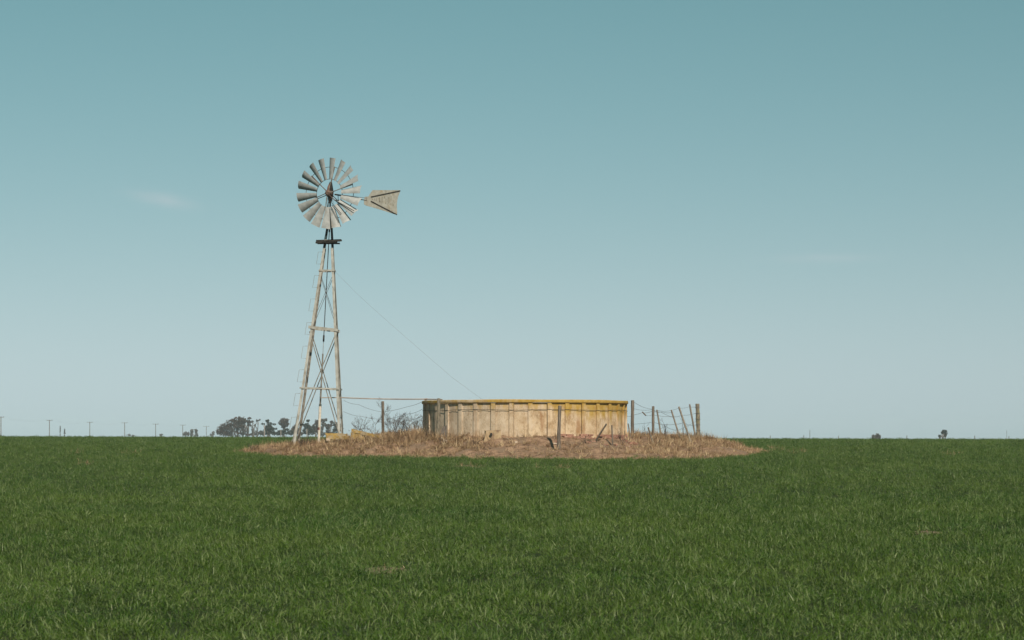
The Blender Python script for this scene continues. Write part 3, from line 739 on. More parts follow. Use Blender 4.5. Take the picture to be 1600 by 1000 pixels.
# tail swung away from the wheel: a vertical plane through the mast
TD = Vector((math.sin(R(47)), math.cos(R(47)), 0)); TN = Vector((math.cos(R(47)), -math.sin(R(47)), 0)); T0 = Vector((HUB.x + 0.08, 82.6, HUB.z))
def tailp(px, py):
    u = (px - 800) / F; s = (u * T0.y - T0.x) / (TD.x - u * TD.y)
    y = T0.y + s * TD.y; return Vector((T0.x + s * TD.x, y, EYE + (HY - py) / F * y))
b = MB(); b.tube([tailp(523, 304), tailp(559, 311), tailp(572, 313)], [0.02, 0.016, 0.014], 6); b.build('tail_boom', M['dark'], mill)
b = MB(); b.tube([tailp(523, 303), tailp(572, 309.6)], 0.009, 5); b.build('tail_boom', M['wire'], mill)
b = MB(); b.tube([tailp(528, 303.5), tailp(528.5, 312.5), tailp(524, 313)], 0.012, 5); b.build('tail_bracket', M['dark'], mill)
b = MB(); b.tube([tailp(523, 312.8), tailp(534, 313.2)], 0.016, 5); b.build('tail_bracket', M['dark'], mill)
b = MB(); b.tube([wv(0.22, -0.05, -0.24), wv(1.00, -0.12, -0.64)], 0.014, 5); b.build('furl_lever', M['dark'], mill)
b = MB(); b.tube([wv(0.18, -0.14, -0.36), wv(0.56, -0.2, -0.74), wv(0.53, -0.2, -0.78), wv(0.17, -0.14, -0.42)], 0.010, 5); b.build('furl_link', M['dark'], mill)
outl = [(570, 307.4), (575.5, 307), (582.2, 297), (604, 297.1), (625.2, 297), (625.4, 299), (622.4, 306), (620.6, 314), (619.8, 322), (620.5, 329), (620.6, 333), (619.8, 335.8), (594, 327.5), (572, 321.2), (568.6, 319.2), (568.8, 313)]
fr = [tailp(*p) - TN * -0.004 for p in outl]; bk = [p - TN * 0.008 for p in fr]
b = MB(); no = len(outl)
b.add(fr + bk, [tuple(reversed(range(no))), tuple(range(no, 2 * no))] + [(i, (i + 1) % no, (i + 1) % no + no, i + no) for i in range(no)])
vane = b.build('tail_vane', M['vane'], mill); vane['label'] = 'flared tail vane with faded illegible lettering'
def vsub(mb, name, m): return fixsub2(mb.build(name, m), vane)
def fixsub2(o, par):
    o.parent = par; o.matrix_parent_inverse = Matrix(); return o
for a, c in (((579.5, 307.6), (625, 298)), ((579, 314.3), (619.8, 335.5))):
    b = MB(); b.bar(tailp(*a) + TN * 0.016, tailp(*c) + TN * 0.016, 0.032, 0.02); vsub(b, 'stiffener', M['dark'])
b = MB(); b.bar(tailp(572.5, 308.5) + TN * 0.012, tailp(572.5, 313.6) + TN * 0.012, 0.03, 0.01, up=tuple(TD)); vsub(b, 'clamp', M['rod'])
M['letter'] = mat('faded_paint', (0.10, 0.09, 0.065), (0.25, 0.22, 0.17), 30, 0.8)
b = MB()
for (x, y0, y1, w) in [(581.5, 310, 312.6, 1.0), (585.5, 309.6, 313, .6), (587.6, 309.2, 314.6, .7), (592.6, 308, 315.8, 1.1), (593.4, 313.6, 316, 1.2), (596.8, 307.6, 316.6, 1.0), (600.5, 307.2, 310, .9), (602.6, 310, 317, .6),
                       (602.4, 316.6, 318.6, 1.1), (607.5, 308, 318, 1.0), (611, 306.4, 313, .6), (609.2, 318.6, 320.2, 1.0), (614.2, 313, 315, .8), (614.2, 319, 321.4, .8), (605, 313, 315, .7)]:
    e = w * 0.5; pts4 = [(x - e, y0), (x + e, y0), (x + e, y1), (x - e, y1)]
    b.add([tailp(*p) + TN * 0.0075 for p in pts4], [(0, 1, 2, 3)])
vsub(b, 'lettering', M['letter'])

# ------------------------------------------------------------------ pipe and stay wire
def sag_pts(a, c, sag, n=10):
    a, c = Vector(a), Vector(c); return [a.lerp(c, i / n) - Vector((0, 0, sag * 4 * (i / n) * (1 - i / n))) for i in range(n + 1)]
b = MB(); b.tube([A(621), pt(535, 621.3, 82.8)], 0.018, 6); b.tube(sag_pts(pt(534.5, 621.3, 82.8), pt(664, 623.6, 81.9), 0.02) + [pt(691, 624.2, 81.3)], 0.021, 6)
o = b.build('delivery_pipe', M['pipe']); tag(o, 'long thin metal pipe running from the windmill to the tank rim', 'pipe')
b = MB(); b.tube([pt(524, 424.5, 82), pt(558, 459, 81.6), pt(593.6, 491.5, 81.2), pt(646, 537.5, 80.6), pt(706, 589.4, 79.9), pt(738, 613, 79.3), pt(756, 626, 78.9)], 0.0042, 4)
tag(b.build('stay_wire', M['thinwire']), 'thin slack wire slanting from the windmill tower down to the tank', 'wire')

# ------------------------------------------------------------------ posts and stakes
def post(name, top, base, d, rad, m, label, cat='post', d2=None, group='weathered fence posts and stakes', square=False, wraps=0):
    """irregular round or split timber from the ground up to its weathered top"""
    d2 = d2 or d
    a = pt(base[0], base[1], d); c = pt(top[0], top[1], d2)
    g = ground_z(a.x, a.y)
    dirn = (c - a).normalized()
    foot = a - dirn * max(0.15, (a.z - g) / max(dirn.z, .2) + 0.25)
    n = 5 if square else 9
    b = MB(); L = 9; pts = []; rr = []
    side = dirn.orthogonal().normalized(); bow = random.uniform(-.012, .012)
    for i in range(L):
        t = i / (L - 1); pts.append(foot.lerp(c, t) + side * bow * math.sin(t * math.pi)); rr.append(rad * (1.06 - 0.12 * t) * random.uniform(.95, 1.05))
    pts.append(c + dirn * rad * 0.25); rr.append(rad * 0.7)
    b.tube(pts, rr, n)
    b.v = [tuple(Vector(v) + Vector((random.uniform(-1, 1), random.uniform(-1, 1), random.uniform(-.6, .6))) * rad * 0.09) for v in b.v]
    root = b.build(name, m); 
    tag(root, label, cat, group)
    for k in range(wraps):
        p = a.lerp(c, 0.22 + 0.68 * k / max(1, wraps - 1)); w = MB()
        ring = [p + Vector((math.cos(t) * rad * 1.09, math.sin(t) * rad * 1.09, random.uniform(-.006, .006))) for t in np.linspace(0, 2 * np.pi, 13)]
        w.tube(ring, 0.008, 4, cap=False); o = w.build('wire_wrap', M['wire']); o.parent = root
    return root
post('fence_post', (874.7, 634.5), (873, 706), 77.0, 0.058, M['post'], 'straight dark post standing alone in front of the tank')
post('fence_post', (685.6, 623), (685, 687), 78.95, 0.056, M['post_lichen'], 'mottled grey post close against the shaded end of the tank')
post('fence_post', (598, 627.5), (598.5, 678), 85.5, 0.052, M['post'], 'brown post among bare shrubs between windmill and tank')
post('fence_post', (988.6, 626), (988, 676), 83.0, 0.058, M['post'], 'tall reddish-brown post just beyond the yellow end of the tank')
post('fence_post', (1020.6, 635.2), (1021, 690), 81.6, 0.047, M['post'], 'upright post beside a leaning dark stake, right of the tank')
post('fence_post', (1089.6, 631.6), (1091.2, 684), 85.6, 0.076, M['post_lichen'], 'thickest post, wrapped in wire at the far end of the broken fence', wraps=5)
post('fence_stake', (1026.4, 640.6), (1032, 676), 87.5, 0.030, M['stake'], 'pale thin stake behind the upright post right of the tank', 'stake')
post('fence_stake', (1049, 640.8), (1063, 687), 83.5, 0.028, M['stake'], 'tilted grey stake midway along the broken fence', 'stake', 84.0)
post('fence_stake', (1060.8, 636), (1080, 693), 82.2, 0.034, M['stake'], 'most steeply tilted tall stake, crossing the wires of the broken fence', 'stake', 83.0)
post('fence_stake', (1077.6, 632), (1087, 683), 85.0, 0.031, M['stake'], 'tilted stake leaning against the thick wire-wrapped post', 'stake')
post('fence_stake', (947.6, 662.5), (930.5, 690), 78.2, 0.030, M['post'], 'short dark stake leaning across the lower right of the tank', 'stake', 77.9)
post('fence_stake', (956, 664.5), (957.3, 695), 78.0, 0.026, M['post'], 'short upright stake in front of the yellow end of the tank', 'stake')
post('fence_stake', (981.4, 662), (985.4, 686), 80.8, 0.022, M['post'], 'thin dark stake at the right edge of the tank', 'stake')
post('fence_stake', (1012.8, 668), (1021.3, 694), 80.2, 0.028, M['post'], 'short dark leaning stake in the straw right of the tank', 'stake')
b = MB(); b.bar(pt(1003.6, 643.6, 82.5), pt(1009.2, 649.4, 82.4), 0.035, 0.03)
tag(b.build('fence_dropper', M['stake']), 'short broken wooden stick hanging from the fence wires', 'stick')

# ------------------------------------------------------------------ fence wires
def wire(pl, label, rad=0.0052, group='strands of the broken fence'):
    pts = []
    for i in range(len(pl) - 1):
        a, c = Vector(pt(*pl[i])), Vector(pt(*pl[i + 1])); s = random.uniform(0.01, 0.05) * min(1, (c - a).length)
        pts += sag_pts(a, c, s, 6)[:-1]
    pts.append(Vector(pt(*pl[-1])))
    b = MB(); b.tube(pts, rad, 4); return tag(b.build('fence_wire', M['wire']), label, 'wire', group)
wire([(990, 628, 83), (1019, 639.5, 81.6), (1033, 644, 82.5), (1051, 652, 83.6)], 'topmost fence wire falling from the tall post beyond the tank')
wire([(990, 638.4, 83), (1019, 640, 81.6), (1027, 641, 87), (1049, 641, 84), (1061, 637.5, 83), (1077, 635.4, 84.9), (1088, 635.4, 85.5)], 'highest fence wire reaching the thick wire-wrapped post')
wire([(979, 650, 82.3), (988, 648.8, 83), (1003, 645, 82.5), (1019, 642.6, 81.6), (1035, 643.6, 82.4), (1052, 643.6, 83.8)], 'fence wire from which the broken stick hangs')
wire([(1009, 649, 82.4), (1020, 648, 81.6), (1052, 651, 83.7), (1065, 648.6, 82.8), (1089, 645, 85.5)], 'second highest fence wire before the thick post')
wire([(989, 662.8, 83), (1021, 659.5, 81.6), (1040, 663.4, 83), (1056, 662.6, 83.6), (1068, 660, 82.7), (1080, 664.5, 85), (1091, 664.6, 85.6)], 'middle fence wire crossing all the tilted stakes')
wire([(1021, 669.5, 81.6), (1035, 668.8, 83), (1039, 665.5, 83), (1050, 671, 83.7), (1060, 672, 83.5), (1072, 666, 82.6), (1092, 655, 85.6)], 'lowest sagging fence wire between the tilted stakes')
wire([(537, 625.6, 82.9), (560, 632, 83.6), (597, 643.8, 85.5), (636, 635.6, 84), (660.5, 627.5, 82)], 'upper fence wire joining windmill, brown post and tank', group='strands between windmill and tank')
wire([(537, 643, 82.9), (565, 650.5, 84), (597, 655, 85.5), (634, 647, 84), (660.5, 639, 82)], 'middle fence wire joining windmill, brown post and tank', group='strands between windmill and tank')
wire([(598, 664, 85.5), (630, 658, 84), (660.5, 650, 82)], 'lowest fence wire from the brown post to the tank', group='strands between windmill and tank')

# ------------------------------------------------------------------ slabs, blocks, bricks and stones
def rough_block(name, corners, m, label, cat, group=None, jit=0.008, seg=4):
    """box between 4 bottom and 4 top corners, cut into a few faces and worn at the edges"""
    b = MB(); c = [Vector(v) for v in corners]
    def face(p00, p10, p11, p01, nu, nv):
        o = len(b.v)
        for j in range(nv + 1):
            for i in range(nu + 1):
                u, v = i / nu, j / nv; b.v.append(tuple((p00 * (1 - u) + p10 * u) * (1 - v) + (p01 * (1 - u) + p11 * u) * v))
        for j in range(nv):
            for i in range(nu):
                a = o + j * (nu + 1) + i; b.f.append((a, a + 1, a + nu + 2, a + nu + 1))
    face(c[0], c[1], c[5], c[4], seg, 2); face(c[1], c[2], c[6], c[5], 2, 2); face(c[2], c[3], c[7], c[6], seg, 2); face(c[3], c[0], c[4], c[7], 2, 2)
    face(c[4], c[5], c[6], c[7], seg, 2); face(c[3], c[2], c[1], c[0], seg, 2)
    sd = Vector((random.uniform(0, 90), 0, 0))
    b.v = [tuple(Vector(v) + mnoise.noise_vector(Vector(v) * 11 + sd) * jit * 1.6) for v in b.v]
    o = b.build(name, m)
    return tag(o, label, cat, group)
def grounded(cs, rise):
    """drop a block onto the earth under it so that its top stands rise above the ground"""
    cs = [Vector(v) for v in cs]; m = sum(cs, Vector()) / 8; top = max(v.z for v in cs[4:])
    dz = ground_z(m.x, m.y) + rise - top
    return [v + Vector((0, 0, dz)) for v in cs]
def slab_between(a, c, depth, thick):
    """corners of a slab whose near top edge runs a -> c"""
    a, c = Vector(a), Vector(c); dy = Vector((0, depth, 0)); t = Vector((0, 0, -thick))
    return [a + t, c + t, c + t + dy, a + t + dy, a, c, c + dy, a + dy]
GS = 'yellow slabs by the windmill'
rough_block('concrete_slab', slab_between(pt(509, 680.6, 80.4), pt(545, 681, 80.4), 0.5, 0.12), M['slab'], 'lower flat yellow slab in the pile beside the windmill leg', 'slab', GS, jit=0.018, seg=8)
rough_block('concrete_slab', slab_between(pt(508.6, 676.6, 80.45), pt(541.5, 677.6, 80.45), 0.45, 0.075), M['slab'], 'upper flat yellow slab in the pile beside the windmill leg', 'slab', GS, jit=0.014, seg=8)
rough_block('concrete_slab', slab_between(pt(549, 670, 80.6), pt(592, 680.5, 80.5), 0.5, 0.10), M['slab'], 'long yellow slab tilted down towards the brown post', 'slab', GS, jit=0.016, seg=9)
rough_block('concrete_slab', slab_between(pt(548, 675.5, 80.6), pt(569, 677.5, 80.6), 0.4, 0.25), M['slab'], 'thick yellow block propping up the tilted slab', 'slab', GS, jit=0.02, seg=6)
rough_block('stone', slab_between(pt(509.6, 685, 80.3), pt(516, 685.4, 80.3), 0.2, 0.07), M['stone'], 'pale stone under the end of the flat yellow slabs', 'stone')
# concrete block with a dark drain hole, leaning on the tank
blk = empty('drain_block', pt(771, 683, 78.0), 'tan concrete block with a dark round hole, against the tank wall', 'block')
b = MB(); c = slab_between(pt(757, 672.4, 78.1), pt(782.5, 671.4, 78.1), 0.38, 0.5); c[0] += Vector((-.05, -.10, 0)); c[1] += Vector((.05, -.10, 0)); c[4] += Vector((.05, .02, -.03))
ob = rough_block('block_body', c, M['block'], None, None, jit=0.016, seg=6); ob.parent = blk; ob.matrix_parent_inverse = Matrix.Translation(-blk.location)
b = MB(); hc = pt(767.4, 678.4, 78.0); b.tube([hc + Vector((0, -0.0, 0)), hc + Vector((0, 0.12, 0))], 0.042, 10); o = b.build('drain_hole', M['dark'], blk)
b = MB(); b.tube([hc + Vector((0, -0.02, 0)), hc + Vector((0, 0.03, 0))], 0.05, 10, cap=False); b.build('drain_collar', M['block'], blk)
rough_block('board', [pt(684, 688, 79.3), pt(698, 687, 79.3), pt(698, 687, 79.36), pt(684, 688, 79.36), pt(691, 668, 79.55), pt(698, 664.5, 79.6), pt(698, 664.5, 79.66), pt(691, 668, 79.61)], M['board'], 'dark weathered board leaning on the tank beside the mottled post', 'board', jit=0.004)
rough_block('stone', grounded(slab_between(pt(693, 689.5, 78.3), pt(702, 691, 78.3), 0.16, 0.09), 0.07), M['stone'], 'bright flat stone in the straw below the mottled post', 'stone', jit=0.015)
rough_block('stone', grounded(slab_between(pt(689.5, 683.5, 78.6), pt(695.5, 687, 78.6), 0.06, 0.04), 0.09), M['stone'], 'thin pale splinter of stone at the foot of the mottled post', 'stone', jit=0.006)
rough_block('stone', grounded(slab_between(pt(792, 682, 77.9), pt(801, 684.5, 77.9), 0.14, 0.06), 0.05), M['stone'], 'pale flat stone beside the drain block', 'stone', jit=0.012)
rough_block('stone', grounded(slab_between(pt(804.5, 690.5, 77.5), pt(808.5, 691, 77.5), 0.07, 0.06), 0.045), M['stone'], 'small white stone on the bare earth before the tank', 'stone', jit=0.01)
rough_block('stone', grounded(slab_between(pt(865, 684.5, 77.7), pt(872, 685, 77.7), 0.1, 0.04), 0.04), M['stone'], 'pale stone half hidden behind the lone front post', 'stone', jit=0.01)
rough_block('brick', slab_between(pt(662.6, 622.6, 81.9), pt(667.4, 622.2, 81.9), 0.2, 0.06), M['brick'], 'rusty red brick lying on the tank rim under the pipe', 'brick')
for k in range(14):
    x, y = random.choice([(3.3, 77.6), (2.2, 77.7), (1.5, 77.75), (4.0, 79.0)]); x += random.uniform(-.45, .45); y += random.uniform(-.25, .3)
    z = ground_z(x, y) + 0.02; r = Matrix.Rotation(random.uniform(0, 3.1), 3, 'Z') @ Matrix.Rotation(random.uniform(-.4, .4), 3, 'X')
    L_, W_, T_ = random.uniform(.10, .2), random.uniform(.08, .12), random.uniform(.05, .065)
    cs = [Vector((x, y, z)) + r @ Vector(v) for v in [(-L_ / 2, -W_ / 2, -T_ / 2), (L_ / 2, -W_ / 2, -T_ / 2), (L_ / 2, W_ / 2, -T_ / 2), (-L_ / 2, W_ / 2, -T_ / 2), (-L_ / 2, -W_ / 2, T_ / 2), (L_ / 2, -W_ / 2, T_ / 2), (L_ / 2, W_ / 2, T_ / 2), (-L_ / 2, W_ / 2, T_ / 2)]]
    rough_block('broken_brick', cs, M['brick'], 'broken red brick in the rubble below the tank footing', 'brick', 'loose broken bricks below the tank', jit=0.012, seg=2)

# ------------------------------------------------------------------ bare shrubs
def shrub(base, h, spread, stems, label, m='twig', lean=0.0, r0=0.011, depth=3, leaf=None):
    x, y = base; z = ground_z(x, y); root = empty('bare_shrub', (x, y, z), label, 'shrub', None)
    st, tw = MB(), MB()
    def grow_(p, d, L, r, lv):
        pts = [p]; q = p.copy(); dd = d.copy()
        for k in range(4):
            dd = (dd + Vector((random.gauss(0, .16), random.gauss(0, .16), random.gauss(0.03, .10)))).normalized(); q = q + dd * L / 4; pts.append(q.copy())
        (st if lv == depth else tw).tube(pts, [r, r * .85, r * .7, r * .55, r * .4], 4 if lv == depth else 3, cap=False)
        if lv > 0:
            for k in range(random.randint(3, 5)):
                i = random.randint(1, 4); e = (pts[min(i, 4)] - pts[i - 1]).normalized()
                nd = (e + Vector((random.gauss(0, .55), random.gauss(0, .55), random.gauss(.15, .35)))).normalized()
                grow_(pts[i].copy(), nd, L * random.uniform(.4, .62), max(r * .55, .0032), lv - 1)
    for k in range(stems):
        a = random.uniform(0, 6.28); d = Vector((math.cos(a) * spread + lean, math.sin(a) * spread, 1)).normalized()
        grow_(Vector((x + random.gauss(0, .06), y + random.gauss(0, .06), z - .05)), d, h * random.uniform(.6, .85), r0, depth)
    st.build('stem', M[m], root); tw.build('branch_spray', M[m], root)
    return root
shrub((gx(614, 84.5), 84.5), 0.95, .35, 6, 'leafless brown shrub just right of the brown post')
shrub((gx(628, 83.5), 83.5), 0.75, .5, 5, 'low leafless shrub between the brown post and the tank')
shrub((gx(648, 87.0), 87.0), 0.85, .75, 15, 'rounded grey leafless bush behind the shaded end of the tank', m='twig_grey', r0=.008)
shrub((gx(586, 84.0), 84.0), 0.75, .35, 3, 'leafless shrub left of the brown post above the tilted slab', lean=-.4)
shrub((gx(552, 84.2), 84.2), 0.75, .45, 3, 'bent leafless twigs behind the windmill leg and slabs', lean=.45)
shrub((gx(571, 84.5), 84.5), 0.95, .12, 1, 'single upright bare stem behind the tilted slab', depth=1, r0=.009)
shrub((gx(1070, 84.5), 84.5), 1.0, .12, 2, 'thin bare stems among the tilted fence stakes', depth=1, r0=.009)
shrub((gx(1036, 84.5), 84.5), 0.55, .3, 3, 'small bare shrub behind the middle of the broken fence', depth=2)
shrub((gx(1003, 83.5), 83.5), 0.75, .12, 2, 'dry upright weed stems beside the tall reddish post', depth=1, r0=.008)
shrub((gx(396, 84.0), 84.0), 0.30, .8, 8, 'low dark dead bush at the far left tip of the mound', depth=2, r0=.009)
shrub((gx(477, 81.0), 81.0), 0.35, .8, 9, 'brown dead bush between the windmill legs', depth=2, r0=.009)
shrub((gx(676, 79.4), 79.4), 0.75, .25, 4, 'dead twigs clinging to the shaded end of the tank', depth=2, r0=.008)
shrub((gx(1028, 80.6), 80.6), 0.28, .9, 7, 'low dark weeds at the foot of the upright post', depth=2, r0=.008)
shrub((gx(690, 78.2), 78.2), 0.3, .9, 6, 'low dead weeds before the mottled post', depth=2, r0=.008)
shrub((gx(915, 77.6), 77.6), 0.26, .9, 7, 'low dead weeds left of the leaning stake before the tank', depth=2, r0=.008)
shrub((gx(738, 77.8), 77.8), 0.3, .9, 7, 'low dead weeds left of the drain block', depth=2, r0=.008)
shrub((gx(975, 78.6), 78.6), 0.55, .5, 6, 'dry weeds rising against the right end of the tank', depth=2, r0=.007)

# ------------------------------------------------------------------ trees, built from trunk, limbs and leaf clumps
def leaf_cloud(blobs, d, density, size, m, depthf=0.8, y0=0):
    """many small leaf faces through the volume of the given lobes (cx, cy, rx, ry in photograph pixels at distance d)"""
    V = []; T = []
    k = d / F
    for (cx, cy, rx, ry) in blobs:
        c = pt(cx, cy, d); RX, RZ = rx * k, ry * k; RY = min(RX, RZ * 1.6) * depthf
        nclump = max(5, int(density * (rx * ry) ** 0.5 * 1.7))
        for j in range(nclump):
            v = Vector((random.gauss(0, 1), random.gauss(0, 1), random.gauss(0, 1))).normalized() * random.uniform(0.35, 1.05) ** 0.6
            cc = c + Vector((v.x * RX, v.y * RY, v.z * RZ)); cr = random.uniform(.14, .32) * min(RX, RZ)
            tone = random.random()
            for q in range(14):
                w = Vector((random.gauss(0, 1), random.gauss(0, 1), random.gauss(0, .8))) * cr * 0.6
                nrm = Vector((random.gauss(0, 1), random.gauss(0, 1), random.gauss(.4, 1))).normalized(); a = nrm.orthogonal().normalized(); b_ = nrm.cross(a)
                s = size * random.uniform(.6, 1.3); p = cc + w
                V += [p - a * s - b_ * s * .5, p + a * s - b_ * s * .5, p + a * s * .7 + b_ * s * .6, p - a * s * .7 + b_ * s * .6]; T += [min(1, max(0, tone + random.gauss(0, .15)))] * 4
    me = bpy.data.meshes.new('crown'); me.from_pydata([tuple(v) for v in V], [], [(i, i + 1, i + 2, i + 3) for i in range(0, len(V), 4)]); me.update()
    at = me.attributes.new('tone', 'FLOAT', 'POINT'); at.data.foreach_set('value', np.array(T, np.float32)); me.materials.append(m)
    return me
def tree(name, label, d, blobs, trunks, m, density=5.0, size=None, cat='tree', group=None, tr=0.16, bark='bark'):
    k = d / F; size = size or 0.68 * k
    bx_ = trunks[0][0] if trunks else blobs[0][0]
    x = gx(bx_, d); z = float(field_z(x, d))
    root = empty(name, (x, d, z), label, cat, group)
    tb = MB()
    for t in trunks:
        tx, topy = t[0], t[1]; txt = t[2] if len(t) > 2 else tx
        a = Vector((gx(tx, d), d, z - .2)); c = pt(txt, topy, d)
        mid = a.lerp(c, .55) + Vector((random.uniform(-.25, .25), random.uniform(-.3, .3), 0))
        tb.tube([a, mid, c], [tr * 1.25, tr * .9, tr * .4], 6)
        near_ = [bl for bl in blobs if abs(bl[0] - txt) < 14]
        for bl in near_[:5]:
            e = pt(bl[0] + random.uniform(-.3, .3) * bl[2], bl[1], d); s = a.lerp(c, random.uniform(.5, .85))
            tb.tube([s, s.lerp(e, .5) + Vector((0, 0, .2)), e], [tr * .55, tr * .4, tr * .15], 5)
    if trunks: tb.build('trunk', M[bark], root, True)
    o = link('crown', leaf_cloud(blobs, d, density, size, m), root)
    return root
G = 'distant trees along the horizon'
D0 = 620
tree('gum_tree', 'broadest rounded tree, first of the distant grove left of the windmill', D0, [(371, 656, 10, 5), (378, 657, 6, 5), (361, 661, 9, 6), (352, 667, 9, 6), (344, 672, 7, 6), (362, 670, 12, 8), (374, 666, 9, 7), (348, 677, 9, 5), (365, 678, 14, 5)], [(352, 668), (362, 662), (372, 660)], M['leaf_brown'], 6, group=G)
tree('gum_tree', 'dark branching tree touching the broadest tree of the distant grove', D0 - 15, [(380, 658, 7, 4), (378, 665, 5, 7), (389.5, 653.8, 3.6, 1.8), (389, 660, 4, 3.5), (390, 664.5, 3.4, 2), (372, 660, 4, 3), (379, 675, 4.5, 7), (387, 673, 1.6, 5), (388, 679, 6, 2.4)], [(379, 660), (387.5, 656, 389), (384, 662)], M['leaf_brown'], 6, group=G)
tree('sparse_tree', 'spindly fork-shaped tree with flat top in the distant grove', D0, [(404, 656, 3.4, 1.5), (401.5, 657.6, 2.0, 1.5), (394.5, 658.6, 2.0, 1.6), (398, 664, 1.5, 1.5), (394, 671, 1.5, 5)], [(400, 657, 404), (399.5, 659, 395), (394, 664)], M['leaf_brown'], 3, group=G, tr=.14)
tree('hedge_bush', 'low greyish hedge under the spindly forked tree', D0 + 10, [(400, 677, 5, 3.5), (408, 676, 4, 3.5), (396, 678, 3, 3), (411, 677, 4, 4)], [(402, 676)], M['leaf_grey'], 6, cat='bush', group=G)
tree('dark_tree', 'compact dark tree with a thin crown rising above it, left of the windmill', D0 - 60, [(420, 668, 6.5, 5), (417, 674, 6, 5.5), (424, 673, 5, 5.5), (418, 658, 2.6, 2.8), (411, 662.5, 3.4, 1.4), (428, 663, 3.6, 1.2), (421, 662, 4, 2), (428, 677.5, 4, 3)], [(418, 660), (421, 668)], M['leaf_dark'], 7, group=G, tr=.14)
tree('gum_tree', 'tree with a single rounded ball crown left of the windmill leg', D0, [(444.5, 657.5, 6.5, 4.2), (440.5, 661, 5.5, 4.5), (447, 662, 4.5, 5), (443, 667, 3.5, 3)], [(443, 663)], M['leaf_brown'], 7, group=G)
tree('hedge_bush', 'dark bush under the tree with the ball crown', D0 - 20, [(440, 676, 6, 4), (447, 674, 5, 5), (434, 677.5, 4, 3), (455, 676, 5, 4), (431, 670, 1.8, 1.6)], [(442, 675)], M['leaf_dark'], 7, cat='bush', group=G)
tree('gum_tree', 'brownish tree right behind the foot of the windmill leg', D0 + 10, [(462, 668, 4.5, 4.5), (465, 674, 5, 5), (458, 674, 4, 5), (469, 678, 5, 3)], [(463, 670)], M['leaf_brown'], 7, group=G)
tree('dark_tree', 'dark tree with a small tuft on top, seen between the windmill legs', D0 - 40, [(481.5, 657.5, 3, 2), (479, 665, 5, 4), (484, 668, 4.5, 4), (480, 673, 7, 6), (486, 675, 5, 5)], [(481, 660)], M['leaf_dark'], 7, group=G)
tree('gum_tree', 'rounded tree just left of the white pump casing', D0, [(495, 660, 3.5, 4), (493, 666, 5, 4.5), (491, 673, 4, 6), (497, 672, 3, 7)], [(494, 664)], M['leaf_brown'], 7, group=G)
tree('gum_tree', 'airy tree just right of the white pump casing', D0 + 20, [(504, 658, 3.5, 3.5), (508, 656.5, 3, 2.6), (506, 663, 4, 3.5), (503, 669, 3, 4), (501, 675, 2, 5), (503, 678, 6, 3.2)], [(503, 662)], M['leaf_grey'], 6, group=G)
tree('gum_tree', 'narrow tree with a leaning tuft between casing and right windmill leg', D0, [(512, 666, 4, 4), (512.5, 673, 3.5, 6), (518.5, 660, 2.4, 3.2), (517, 665, 2, 2), (515, 678, 6, 3.2)], [(512, 666), (514, 661, 518)], M['leaf_brown'], 7, group=G, tr=.13)
tree('gum_tree', 'dark tree partly hidden behind the right windmill leg', D0 - 10, [(524, 663, 4, 4), (526, 670, 4.5, 6), (522, 675, 3, 5), (533, 668, 4, 6)], [(525, 664)], M['leaf_dark'], 7, group=G)
H_ = 'small distant bushes on the horizon'
tree('far_bush', 'round bush left of two upright ones by the utility poles', 800, [(291, 677, 4, 3), (288.5, 679, 2.4, 2.4), (294, 678, 2, 3)], [(291, 678)], M['leaf_grey'], 6, cat='bush', group=H_)
tree('far_bush', 'upright bush pair beside the sixth utility pole', 800, [(299.8, 673.5, 2.8, 2.6), (299, 678, 2.2, 4), (306, 673, 2.6, 2.6), (307.5, 678, 2.6, 4)], [(300, 675), (306, 674)], M['leaf_grey'], 6, cat='bush', group=H_)
tree('far_bush', 'small bush just left of the broadest distant tree', 800, [(333.5, 676.5, 2.2, 2.4), (331, 679.5, 3, 2)], [(333, 677)], M['leaf_grey'], 6, cat='bush', group=H_)
tree('far_bush', 'small dark bush alone between two utility poles', 900, [(252, 679.5, 2.2, 2.2)], [(252, 679)], M['leaf_grey'], 6, cat='bush', group=H_)
tree('far_bush', 'pale low bush on the horizon below the fourth utility pole', 1000, [(202, 680, 2.6, 1.6), (208, 681, 2.4, 1.5)], [(203, 681)], M['leaf_grey'], 5, cat='bush', group=H_)
tree('far_bush', 'bush cut by the left edge of the picture', 800, [(0, 681.5, 3.5, 2.2)], [(0, 681)], M['leaf_dark'], 5, cat='bush', group=H_)
tree('poplar_tree', 'taller of two thin poplar spires on the left horizon', 900, [(94, 675, .8, 7), (94, 670, .5, 5)], [(94, 668)], M['leaf_grey'], 5, group='poplar spires', tr=.12)
tree('poplar_tree', 'shorter of two thin poplar spires on the left horizon', 900, [(100.8, 678, 1.0, 5), (101, 673, .5, 4)], [(101, 671)], M['leaf_grey'], 5, group='poplar spires', tr=.12)
tree('far_bush', 'rounded double bush alone on the right horizon', 520, [(1365, 682.5, 3.4, 3), (1370.5, 681, 3.2, 3.6), (1368, 684, 6, 2.6), (1374, 683, 2, 3)], [(1369, 683)], M['leaf_grey'], 8, cat='bush')
tree('lone_tree', 'lone wind-bent tree near the right end of the horizon', 520, [(1475.5, 674, 3.8, 2.6), (1478, 677, 2.6, 3.2), (1472.5, 676, 3.0, 1.8), (1468, 681.5, 2, 2.2), (1477, 681, 2, 2.4)], [(1477.5, 676, 1476), (1472, 678, 1474), (1467.5, 681)], M['leaf_dark'], 7, tr=.13)

